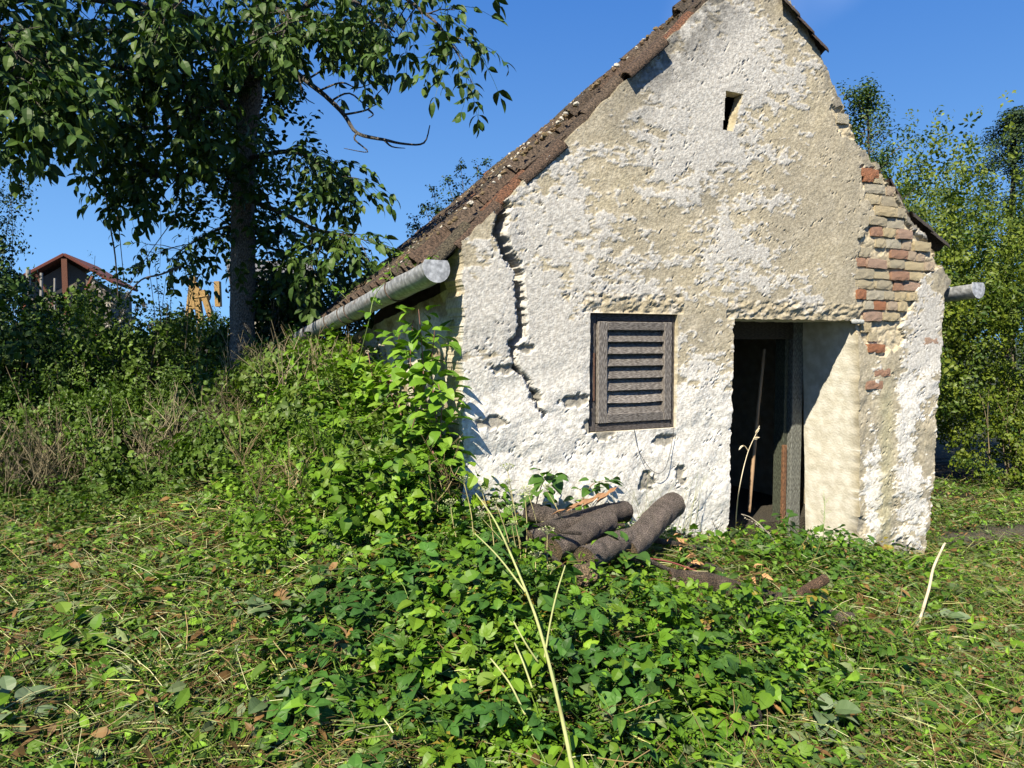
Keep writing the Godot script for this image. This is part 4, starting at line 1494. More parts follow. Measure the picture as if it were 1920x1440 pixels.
func build_walnut() -> void:
	var at := Vector3(-0.948, 1.014, -4.274)
	var o := thing("walnut_tree", "tall dark walnut tree with grey trunk left of the house", "tree", at)
	var bark := Color(0.46, 0.42, 0.36)
	var tb := B.new()
	var trunk := [Vector3(-0.965, 0.779, -4.267), Vector3(-0.931, 1.250, -4.226), Vector3(-0.917, 1.833, -4.257), Vector3(-0.899, 2.693, -4.193), Vector3(-0.883, 3.531, -4.129), Vector3(-0.822, 4.146, -3.918), Vector3(-0.773, 4.549, -3.810), Vector3(-0.687, 5.002, -3.578), Vector3(-0.586, 5.742, -3.467), Vector3(-0.469, 6.633, -3.469)]
	var tp := []
	for p in trunk: tp.append(p - at)
	tube(tb, curve_pts(tp, 7), 0.145, 0.085, 14, bark, 0.16)
	part("trunk", bake(tb, true), M.bark, o)
	var limbs := [
		[[Vector3(-0.810, 4.201, -3.916), Vector3(-0.651, 4.523, -3.530), Vector3(-0.455, 4.709, -3.117), Vector3(-0.235, 4.869, -2.691), Vector3(0.070, 4.760, -1.986)], 0.06, 0.6],
		[[Vector3(-0.012, 4.760, -2.025), Vector3(0.029, 4.387, -1.538), Vector3(0.118, 4.083, -1.144), Vector3(0.172, 3.877, -0.884), Vector3(0.219, 3.682, -0.738)], 0.02, 0.36],
		[[Vector3(-0.235, 4.869, -2.691), Vector3(-0.158, 4.536, -2.190), Vector3(-0.049, 4.309, -1.902), Vector3(0.079, 4.134, -1.719)], 0.025, 0.36],
		[[Vector3(-0.455, 4.709, -3.117), Vector3(-0.358, 4.521, -2.837), Vector3(-0.267, 4.387, -2.564), Vector3(-0.161, 4.298, -2.398)], 0.02, 0.5],
		[[Vector3(-0.868, 3.899, -4.035), Vector3(-1.293, 4.064, -3.692), Vector3(-1.758, 4.039, -3.356), Vector3(-2.280, 3.993, -3.046), Vector3(-2.662, 3.838, -2.774)], 0.045, 1.2],
		[[Vector3(-0.800, 4.440, -3.816), Vector3(-1.287, 4.658, -3.506), Vector3(-1.863, 4.490, -2.992), Vector3(-2.395, 4.250, -2.452), Vector3(-2.861, 3.948, -2.210)], 0.06, 1.6],
		[[Vector3(-0.784, 4.494, -3.812), Vector3(-1.140, 4.764, -4.441), Vector3(-1.655, 5.063, -5.036), Vector3(-2.320, 5.148, -5.577), Vector3(-3.005, 5.004, -6.002)], 0.05, 1.5],
		[[Vector3(-0.883, 3.531, -4.129), Vector3(-0.575, 3.539, -3.652), Vector3(-0.406, 3.435, -3.233), Vector3(-0.306, 3.282, -2.954), Vector3(-0.215, 3.132, -2.791)], 0.03, 0.8],
		[[Vector3(-0.888, 3.153, -4.218), Vector3(-0.566, 2.911, -3.607), Vector3(-0.348, 2.686, -3.047), Vector3(-0.182, 2.590, -2.629), Vector3(-0.075, 2.513, -2.352)], 0.03, 0.7],
		[[Vector3(-0.882, 3.383, -4.230), Vector3(-1.198, 3.348, -3.934), Vector3(-1.551, 3.225, -3.760), Vector3(-1.924, 3.180, -3.712)], 0.03, 1.2],
		[[Vector3(-0.882, 3.758, -4.143), Vector3(-1.397, 3.697, -3.718), Vector3(-1.818, 3.610, -3.579), Vector3(-2.168, 3.551, -3.519)], 0.035, 1.4],
		[[Vector3(-0.900, 2.865, -4.205), Vector3(-1.116, 2.854, -4.638), Vector3(-1.331, 2.748, -4.844), Vector3(-1.498, 2.627, -4.915)], 0.02, 0.7],
		[[Vector3(-0.888, 2.765, -4.304), Vector3(-0.569, 2.578, -4.030), Vector3(-0.346, 2.441, -3.694), Vector3(-0.135, 2.337, -3.366)], 0.02, 0.9],
				[[Vector3(-0.746, 4.604, -3.801), Vector3(-0.357, 4.821, -4.074), Vector3(0.057, 5.139, -4.121), Vector3(0.461, 5.362, -4.055)], 0.04, 0.6],
		[[Vector3(-2.395, 4.250, -2.452), Vector3(-2.534, 3.923, -2.386), Vector3(-2.417, 3.684, -2.204), Vector3(-2.373, 3.433, -2.057)], 0.02, 1.3],
		[[Vector3(-2.861, 3.948, -2.210), Vector3(-2.761, 3.834, -2.155), Vector3(-2.577, 3.605, -1.943), Vector3(-2.615, 3.420, -1.949)], 0.02, 1.3],
		[[Vector3(-1.655, 5.063, -5.036), Vector3(-1.877, 4.571, -4.887), Vector3(-2.037, 4.099, -4.710), Vector3(-2.187, 3.648, -4.531)], 0.02, 1.2],
		[[Vector3(-1.863, 4.490, -2.992), Vector3(-1.663, 4.210, -2.990), Vector3(-1.501, 3.872, -3.003), Vector3(-1.332, 3.570, -3.014)], 0.02, 1.3],
		[[Vector3(-0.687, 5.002, -3.578), Vector3(-0.516, 4.868, -2.713), Vector3(-0.345, 4.725, -1.736), Vector3(-0.004, 4.364, -0.887), Vector3(0.193, 4.149, -0.559)], 0.035, 0.3],
		[[Vector3(-0.687, 5.002, -3.578), Vector3(-1.040, 4.820, -2.957), Vector3(-1.337, 4.483, -2.411), Vector3(-1.620, 4.218, -2.306)], 0.03, 1.1],
		[[Vector3(-0.687, 5.002, -3.578), Vector3(-0.698, 4.580, -2.780), Vector3(-0.677, 4.354, -2.312), Vector3(-0.753, 4.090, -2.110)], 0.02, 0.8],
		[[Vector3(-0.6, 5.6, -3.5), Vector3(-1.6, 6.4, -2.8), Vector3(-2.6, 6.9, -2.0), Vector3(-3.4, 6.9, -1.2)], 0.05, 1.7],  # from here on limbs are out of view; most reach sunward to shade the crown
		[[Vector3(-0.6, 5.9, -3.5), Vector3(-1.8, 6.8, -3.6), Vector3(-3.0, 7.2, -3.6), Vector3(-4.4, 6.8, -3.4)], 0.05, 1.7],
		[[Vector3(-0.6, 6.2, -3.4), Vector3(-1.2, 7.6, -3.4), Vector3(-2.2, 8.4, -3.0), Vector3(-3.2, 8.5, -2.4)], 0.05, 1.6],
		[[Vector3(-0.6, 6.6, -3.4), Vector3(0.1, 7.6, -3.2), Vector3(0.9, 8.0, -2.8), Vector3(1.6, 7.8, -2.5)], 0.05, 1.2],
		[[Vector3(-1.7, 5.6, -4.6), Vector3(-2.8, 6.0, -5.0), Vector3(-4.0, 6.0, -5.2), Vector3(-5.0, 5.4, -5.0)], 0.04, 1.6],
		[[Vector3(-2.6, 6.9, -2.0), Vector3(-3.6, 6.2, -2.6), Vector3(-4.6, 5.4, -3.0), Vector3(-5.2, 4.4, -3.2)], 0.04, 1.6],
		[[Vector3(-2.6, 6.9, -2.0), Vector3(-3.4, 7.2, -1.4), Vector3(-4.3, 7.2, -0.8), Vector3(-5.2, 6.9, -0.2)], 0.045, 2.4],  # long limbs out of view, placed to shade the crown and left hollow
		[[Vector3(-3.0, 7.2, -3.6), Vector3(-4.4, 7.3, -2.6), Vector3(-5.6, 7.2, -1.8), Vector3(-6.8, 6.8, -1.4)], 0.045, 2.4],
		[[Vector3(-3.0, 7.2, -3.6), Vector3(-4.6, 6.9, -3.2), Vector3(-6.0, 6.6, -2.7), Vector3(-7.4, 6.0, -2.4)], 0.045, 2.4],
		[[Vector3(-2.2, 8.4, -3.0), Vector3(-3.4, 8.3, -2.0), Vector3(-4.6, 8.2, -1.2), Vector3(-5.8, 7.7, -0.8)], 0.04, 2.2],
	]
	var wood := Color(0.2, 0.175, 0.14)
	var leaves := []
	var twigs := B.new()
	for l in limbs:
		var pts := []
		for p in l[0]: pts.append(p - at)
		pts = curve_pts(pts, 5)
		var lb := B.new()
		tube(lb, pts, l[1], maxf(0.006, l[1] * 0.3), 7, wood, 0.12)
		part("branch", bake(lb, true), M.bark, o)
		var along := 0.0
		for k in range(1, pts.size()):
			var a: Vector3 = pts[k - 1]
			var c: Vector3 = pts[k]
			along += a.distance_to(c)
			var want := int(l[2] * 1.7 * (0.4 + 0.9 * float(k) / pts.size()) + rng.randf())
			for q in want:
				var from := a.lerp(c, rng.randf())
				var dir := ((c - a).normalized() * 0.7 + Vector3(R(-1, 1), R(-0.6, 0.6), R(-1, 1))).normalized()
				var len := R(0.18, 0.5)
				var end := from + dir * len + Vector3(0, -0.08 * len, 0)
				tube(twigs, [from, from.lerp(end, 0.5) + Vector3(0, 0.02, 0), end], 0.006, 0.003, 4, wood, 0.0, false)
				for w in rng.randi_range(3, 5):
					var f := R(0.3, 1.0)
					var out := (dir * 0.5 + Vector3(R(-1, 1), R(-0.5, 0.35), R(-1, 1))).normalized()
					leaves.append(aim(out, R(-0.35, 0.35), from.lerp(end, f), R(0.75, 1.1)))
	part("twigs", bake(twigs, true), M.bark, o, Vector3.ZERO, "stuff")
	# the leaves that show largest are single parts
	var eye := Vector3(-1.68, 1.6, 4.26) - at
	leaves.sort_custom(func(p: Transform3D, q: Transform3D) -> bool: return p.origin.distance_squared_to(eye) < q.origin.distance_squared_to(eye))
	var tones := []
	for c in [Color(0.042, 0.088, 0.016), Color(0.055, 0.105, 0.02), Color(0.034, 0.072, 0.016), Color(0.075, 0.125, 0.022)]:
		var m: StandardMaterial3D = M.leaf_thick.duplicate()
		m.albedo_color = c.linear_to_srgb()
		tones.append(m)
	var xf := []
	var cols := []
	var single := 0
	for t: Transform3D in leaves:
		var w := t.origin + at
		if single < 280 and w.y < 4.6 and rng.randf() < 0.5:
			single += 1
			var p := part("leaf", L.walnut[rng.randi() % 4], tones[rng.randi() % 4], o)
			p.transform = t
		else:
			xf.append(t)
			cols.append(tint(Color(0.034, 0.072, 0.014), Color(0.07, 0.125, 0.022), 0.2))
	scatter("foliage", L.walnut, M.leaf_thick, xf, cols, o)
	# a dead, leafless limb on the right
	var db := B.new()
	var grey := Color(0.22, 0.2, 0.175)
	var main := [Vector3(-0.699, 4.550, -3.554), Vector3(-0.469, 4.148, -3.087), Vector3(-0.284, 3.878, -2.761), Vector3(-0.154, 3.673, -2.575), Vector3(-0.072, 3.474, -2.413), Vector3(0.116, 3.389, -2.208), Vector3(0.287, 3.351, -2.125), Vector3(0.437, 3.361, -2.054), Vector3(0.488, 3.517, -2.040)]
	var mp := []
	for p in main: mp.append(p - at)
	tube(db, curve_pts(mp, 4), 0.028, 0.005, 6, grey, 0.2)
	for s in [[Vector3(-0.410, 4.080, -2.999), Vector3(-0.232, 4.150, -2.754), Vector3(-0.122, 4.088, -2.587), Vector3(0.030, 4.075, -2.404)], [Vector3(-0.241, 3.828, -2.737), Vector3(-0.105, 3.869, -2.565), Vector3(0.021, 3.715, -2.385), Vector3(0.131, 3.763, -2.336)], [Vector3(-0.154, 3.673, -2.575), Vector3(0.020, 3.690, -2.383), Vector3(0.088, 3.811, -2.359), Vector3(0.147, 3.883, -2.336)], [Vector3(-0.072, 3.474, -2.413), Vector3(-0.108, 3.403, -2.370), Vector3(-0.015, 3.280, -2.263), Vector3(-0.207, 3.313, -2.356)],
			[Vector3(-0.232, 4.150, -2.754), Vector3(-0.163, 4.224, -2.726), Vector3(-0.075, 4.176, -2.571)], [Vector3(-0.328, 3.927, -2.785), Vector3(-0.169, 3.966, -2.601), Vector3(-0.062, 3.883, -2.435), Vector3(0.070, 3.931, -2.376)], [Vector3(0.020, 3.690, -2.383), Vector3(0.062, 3.642, -2.360), Vector3(0.018, 3.609, -2.379)], [Vector3(0.116, 3.389, -2.208), Vector3(0.179, 3.327, -2.174), Vector3(0.286, 3.313, -2.123)], [Vector3(-0.469, 4.148, -3.087), Vector3(-0.446, 3.911, -2.950), Vector3(-0.356, 3.836, -2.903)]]:
		var sp := []
		for p in s: sp.append(p - at)
		tube(db, curve_pts(sp, 4), 0.011, 0.003, 5, grey, 0.2)
	part("dead_branch", bake(db, true), M.bark, o)
	# ivy climbing the trunk
	var iv := thing("climbing_ivy", "dark ivy and creeper hanging thick round the walnut trunk", "ivy", at)
	xf = []
	cols = []
	for k in 1500:
		var f := R(0.0, 1.0)
		var p: Vector3 = (trunk[3] as Vector3).lerp(trunk[6], f) - at
		var a := R(0, TAU)
		var rad := R(0.1, 0.5 + 0.5 * sin(f * 3.0)) * (1.0 - 0.3 * f)
		p += Vector3(cos(a) * rad - 0.2 * rng.randf() * sin(PI * f), R(-0.1, 0.1), sin(a) * rad)
		var off_axis := p - ((trunk[3] as Vector3).lerp(trunk[6], f) - at)
		if f < 0.75 and off_axis.dot(Vector3(-0.15, 0.0, 0.99)) > -0.02: continue
		if n_low.get_noise_3d(p.x * 3.0, p.y * 3.0, p.z * 3.0) < -0.08: continue
		xf.append(upright(p, R(0.8, 1.4), 1.2))
		cols.append(tint(Color(0.03, 0.07, 0.013), Color(0.07, 0.13, 0.022), 0.2))
	scatter("foliage", L.round, M.leaf_thick, xf, cols, iv)
	# thin creepers hanging out of the crown
	for s in [[[Vector3(-2.175, 3.811, -3.428), Vector3(-2.165, 3.307, -3.502), Vector3(-2.143, 2.806, -3.680), Vector3(-2.112, 2.439, -3.974), Vector3(-2.106, 2.031, -4.167)], 0.010, 10, "bare creeper stem hanging straight down left of the walnut trunk"], [[Vector3(-2.134, 3.844, -3.522), Vector3(-2.111, 3.283, -3.585), Vector3(-2.065, 2.721, -3.749), Vector3(-2.046, 2.238, -4.041)], 0.006, 6, "thinner creeper twined beside the straight hanging creeper stem"],
			[[Vector3(-2.591, 3.105, -2.139), Vector3(-2.628, 2.937, -2.256), Vector3(-2.611, 2.740, -2.235), Vector3(-2.611, 2.601, -2.337)], 0.004, 12, "short leafy creeper dangling against the sky at the far left"], [[Vector3(-1.533, 2.893, -3.952), Vector3(-1.684, 2.663, -3.898), Vector3(-1.862, 2.408, -4.076), Vector3(-2.020, 2.146, -4.244)], 0.005, 3, "thin creeper slanting down to the left below the walnut crown"],
			[[Vector3(-1.701, 2.982, -3.926), Vector3(-1.699, 2.678, -4.016), Vector3(-1.717, 2.354, -4.004)], 0.003, 2, "hair-thin creeper hanging between the trunk and the far house"], [[Vector3(-1.517, 2.375, -4.132), Vector3(-1.719, 2.273, -4.000), Vector3(-1.888, 2.211, -3.965), Vector3(-2.042, 2.031, -4.137)], 0.012, 3, "dark bough arching left from the thicket at eye level"], [[Vector3(-2.332, 3.282, -3.468), Vector3(-2.317, 3.186, -3.455), Vector3(-2.347, 3.042, -3.459)], 0.003, 2, "tiny creeper end dangling below the left crown edge"]]:
		var c := thing("hanging_creeper", s[3], "creeper", s[0][0], "creepers hanging from the walnut crown")
		var pts := []
		for p in s[0]: pts.append(p - s[0][0])
		pts = curve_pts(pts, 6)
		var b := B.new()
		tube(b, pts, s[1], s[1] * 0.6, 5, Color(0.15, 0.12, 0.1), 0.2)
		part("stem", bake(b, true), M.stem, c)
		for k in s[2]:
			var lf := part("leaf", L.big[k % 4], tones[k % 4], c)
			var p: Vector3 = pts[rng.randi_range(2, pts.size() - 1)]
			lf.transform = aim(Vector3(R(-1, 1), R(-0.7, 0.1), R(-1, 1)), R(-0.4, 0.4), p, R(0.6, 0.9))


func on(x: float, z: float, lift := 0.0) -> Vector3:
	return Vector3(x, ground(x, z) + lift, z)


func build_thicket() -> void:
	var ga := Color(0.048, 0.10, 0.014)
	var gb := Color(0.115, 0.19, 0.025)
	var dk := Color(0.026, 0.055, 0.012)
	var grp := "shrubs of the thicket left of the house"
	shrub("thicket_shrub", "tall leafy shrub with pale seed heads below the far house", "shrub", on(-2.05, -4.9), 1.75, 0.7, 900, L.round + L.tiny, 1.0, ga, gb, M.leaf, grp)
	shrub("thicket_shrub", "dense green shrub between the far house and the yellow boards", "shrub", on(-1.5, -4.9), 1.35, 0.75, 900, L.small + L.tiny, 1.1, ga, gb, M.leaf, grp)
	shrub("thicket_shrub", "sunlit shrub in front of the walnut trunk foot", "shrub", on(-1.25, -3.3), 0.62, 0.6, 700, L.round, 1.0, ga, gb, M.leaf, grp)
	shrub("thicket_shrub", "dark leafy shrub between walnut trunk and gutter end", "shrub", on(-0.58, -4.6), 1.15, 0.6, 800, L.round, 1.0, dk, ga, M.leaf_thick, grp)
	shrub("thicket_shrub", "shaded shrub right of the walnut trunk below the gutter", "shrub", on(-0.72, -2.9), 0.5, 0.45, 450, L.round, 0.9, ga, gb, M.leaf, grp)
	shrub("thicket_shrub", "low weedy shrub at the foot of the thicket in the middle", "shrub", on(-1.75, -3.4), 0.8, 0.7, 900, L.small + L.tiny + L.round, 1.0, ga, gb, M.leaf, grp)
	shrub("thicket_shrub", "rough shrub at the left with pale withered tops", "shrub", on(-2.75, -4.3), 0.95, 0.8, 900, L.small + L.tiny, 1.0, ga, gb, M.leaf, grp)
	shrub("thicket_shrub", "low bush cut off by the left picture edge", "shrub", on(-3.5, -3.9), 0.7, 0.7, 700, L.small + L.tiny + L.round, 1.0, ga, gb, M.leaf, grp)
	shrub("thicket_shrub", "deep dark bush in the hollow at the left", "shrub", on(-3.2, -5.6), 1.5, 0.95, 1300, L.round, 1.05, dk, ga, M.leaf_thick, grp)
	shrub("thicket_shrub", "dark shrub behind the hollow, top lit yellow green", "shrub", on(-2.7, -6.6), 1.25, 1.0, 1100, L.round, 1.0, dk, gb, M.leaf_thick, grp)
	shrub("thicket_shrub", "shrub row behind the walnut foot against the sky", "shrub", on(-1.4, -6.4), 0.85, 0.9, 900, L.small, 1.1, ga, gb, M.leaf, grp)
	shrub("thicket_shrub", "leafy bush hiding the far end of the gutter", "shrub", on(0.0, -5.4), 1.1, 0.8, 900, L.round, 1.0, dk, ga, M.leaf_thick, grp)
	shrub("dark_tree", "dark small-leaved tree standing at the left picture edge", "tree", on(-4.35, -6.7), 3.6, 1.0, 2600, L.tiny, 1.0, dk, Color(0.04, 0.085, 0.02), M.leaf_thick, "", 4, 0.1)
	shrub("dark_tree", "lower dark tree beside the one at the left edge", "tree", on(-3.95, -6.3), 2.0, 0.75, 1300, L.round, 1.0, dk, Color(0.04, 0.085, 0.02), M.leaf_thick, "", 4)
	# weeds over the bank along the house
	shrub("bank_weeds", "pale green weeds crowning the bank under the gutter", "weeds", on(-0.5, -2.3, -0.14), 0.42, 0.5, 650, L.round + L.small + L.tiny, 0.9, Color(0.075, 0.135, 0.022), Color(0.14, 0.21, 0.035), M.leaf, "weeds on the bank by the side wall")
	shrub("bank_weeds", "thick weeds on the middle of the bank by the side wall", "weeds", on(-0.45, -1.35, -0.14), 0.48, 0.5, 650, L.small + L.round + L.tiny, 0.9, Color(0.075, 0.135, 0.022), Color(0.14, 0.21, 0.035), M.leaf, "weeds on the bank by the side wall")
	shrub("bank_weeds", "weeds on the lower bank beside the house corner", "weeds", on(-0.5, -0.5, -0.1), 0.5, 0.5, 600, L.round + L.small + L.tiny, 0.85, Color(0.075, 0.135, 0.022), Color(0.14, 0.21, 0.035), M.leaf, "weeds on the bank by the side wall")
	shrub("bank_weeds", "weeds at the bank's left foot near the mown ground", "weeds", on(-1.15, -1.7, -0.05), 0.42, 0.5, 450, L.small + L.tiny + L.round, 1.0, ga, gb, M.leaf, "weeds on the bank by the side wall")
	# withered brush: tangles of bare twigs
	for s in [[on(-1.45, -2.75), 0.55, 0.45, 70, Vector3(0.55, 0.7, 0), "grey-brown bundle of dry stalks leaning right in front of the thicket"], [on(-2.5, -3.6), 0.6, 0.55, 75, Vector3(0.3, 0.8, 0), "dry brown tangle of twigs at the left of the thicket"], [on(-0.7, -1.9), 0.5, 0.35, 22, Vector3(0.2, 0.9, 0), "dry pale stalks standing on the bank crest"], [on(-0.95, -2.5), 0.6, 0.3, 26, Vector3(0.45, 0.7, 0), "few long bent dry stalks right of the dark gap under the trunk"], [on(-3.2, -3.4), 0.45, 0.6, 40, Vector3(0.1, 0.9, 0), "short dry weeds at the left picture edge"]]:
		var o := thing("dry_brush", s[5], "dry brush", s[0], "withered brush along the thicket")
		var xf := []
		var cols := []
		for k in s[3]:
			var p := Vector3(R(-1, 1) * s[2], R(0.0, 0.7) * s[1], R(-1, 1) * s[2] * 0.7)
			xf.append(upright(p, R(0.9, 1.8), 0.5).rotated_local(Vector3(0, 0, 1), -s[4].x * 0.6))
			cols.append(tint(Color(0.11, 0.09, 0.05), Color(0.23, 0.195, 0.115), 0.25))
		scatter("twigs", L.twig, M.stem, xf, cols, o)
		for k in 9:
			var p := Vector3(R(-1, 1) * s[2], 0, R(-0.5, 0.5) * s[2])
			var top: Vector3 = p + Vector3(s[4].x + R(-0.25, 0.25), s[4].y, R(-0.2, 0.2)) * s[1] * R(0.9, 1.6)
			var b := B.new()
			tube(b, curve_pts([p, p.lerp(top, 0.5) + Vector3(R(-0.05, 0.05), 0.05, 0), top], 4), 0.004, 0.002, 4, Color(0.3, 0.24, 0.16) * R(0.7, 1.2), 0.0, false)
			part("stalk", bake(b, true), M.stem, o)


func build_thicket_details() -> void:
	# fluffy clematis seed heads over the tall shrub
	var o := thing("clematis", "clematis with fluffy grey-white seed heads over the tall thicket shrub", "climber", Vector3(-1.992, 2.066, -4.780))
	for q in [[205, 533], [234, 575], [228, 572], [242, 563], [252, 585], [262, 552], [275, 580], [290, 572], [215, 548], [247, 600], [268, 600], [225, 610], [300, 610]]:
		var b := B.new()
		for k in 40:
			var d := Vector3(R(-1, 1), R(-1, 1), R(-1, 1)).normalized()
			leaf(b, aim(d, R(-1, 1)), 0.045, 0.012, Color(0.40, 0.385, 0.34) * R(0.7, 1.1), 0.5, 0.0, 2)
		var cam_at := Vector3(-1.68, 1.6, 4.26)
		var p: Vector3 = (Vector3(-1.992, 2.066, -4.780)) + Vector3(0.9043, 0.0, -0.427) * ((q[0] - 250) / 1371.0 * 8.0) + Vector3(0, -(q[1] - 560) / 1371.0 * 8.0, 0)
		part("seed_head", bake(b), M.dead, o, p - o.position + Vector3(-0.1, 0, 0.25))
	# dry grass and bare stems standing through the bank weeds
	var bank := thing("dry_grass", "dry tan grass and stems standing through the bank weeds", "grass")
	bank.set_meta("kind", "stuff")
	var xf := []
	var cols := []
	for k in 420:
		var z := R(-3.6, 0.3)
		var x := R(-1.25, -0.08)
		xf.append(upright(on(x, z, R(0.05, 0.3)), R(0.6, 1.5), 0.5))
		cols.append(tint(Color(0.13, 0.10, 0.05), Color(0.3, 0.235, 0.12), 0.25) if rng.randf() < 0.7 else tint(Color(0.08, 0.15, 0.02), Color(0.15, 0.22, 0.03), 0.2))
	scatter("clump", L.grass + L.twig + L.grass + L.straw, M.grass, xf, cols, bank)
	# bright leafy shoots all over the bank, each leaf at its own height
	var sh := thing("bank_shoots", "green leafy shoots crowding the bank and the foot of the thicket", "weeds")
	sh.set_meta("kind", "stuff")
	xf = []
	cols = []
	for k in 1500:
		var z := R(-3.4, 0.4)
		var x := R(-1.35, -0.06)
		var rise := 0.16 + 0.28 * clampf(0.5 + 1.2 * n_mid.get_noise_2d(x * 4.0, z * 4.0), 0.0, 1.0)
		xf.append(upright(on(x, z, rise * pow(rng.randf(), 0.7)), 0.8 * exp(R(-0.6, 0.45)), 1.1))
		cols.append(tint(Color(0.07, 0.16, 0.015), Color(0.19, 0.33, 0.03), 0.25))
	for k in 1500:
		# and, shorter and duller, where the thicket runs out into the mown ground
		var x := R(-4.4, -1.0)
		var z := -2.2 - 0.25 * (-1.0 - x) + R(-1.6, 0.6)
		xf.append(upright(on(x, z, 0.3 * pow(rng.randf(), 1.3)), 0.8 * exp(R(-0.6, 0.45)), 1.1))
		cols.append(tint(Color(0.04, 0.09, 0.012), Color(0.12, 0.2, 0.03), 0.25))
	scatter("clump", L.round + L.small + L.tiny + L.palm + L.fern, M.leaf, xf, cols, sh)


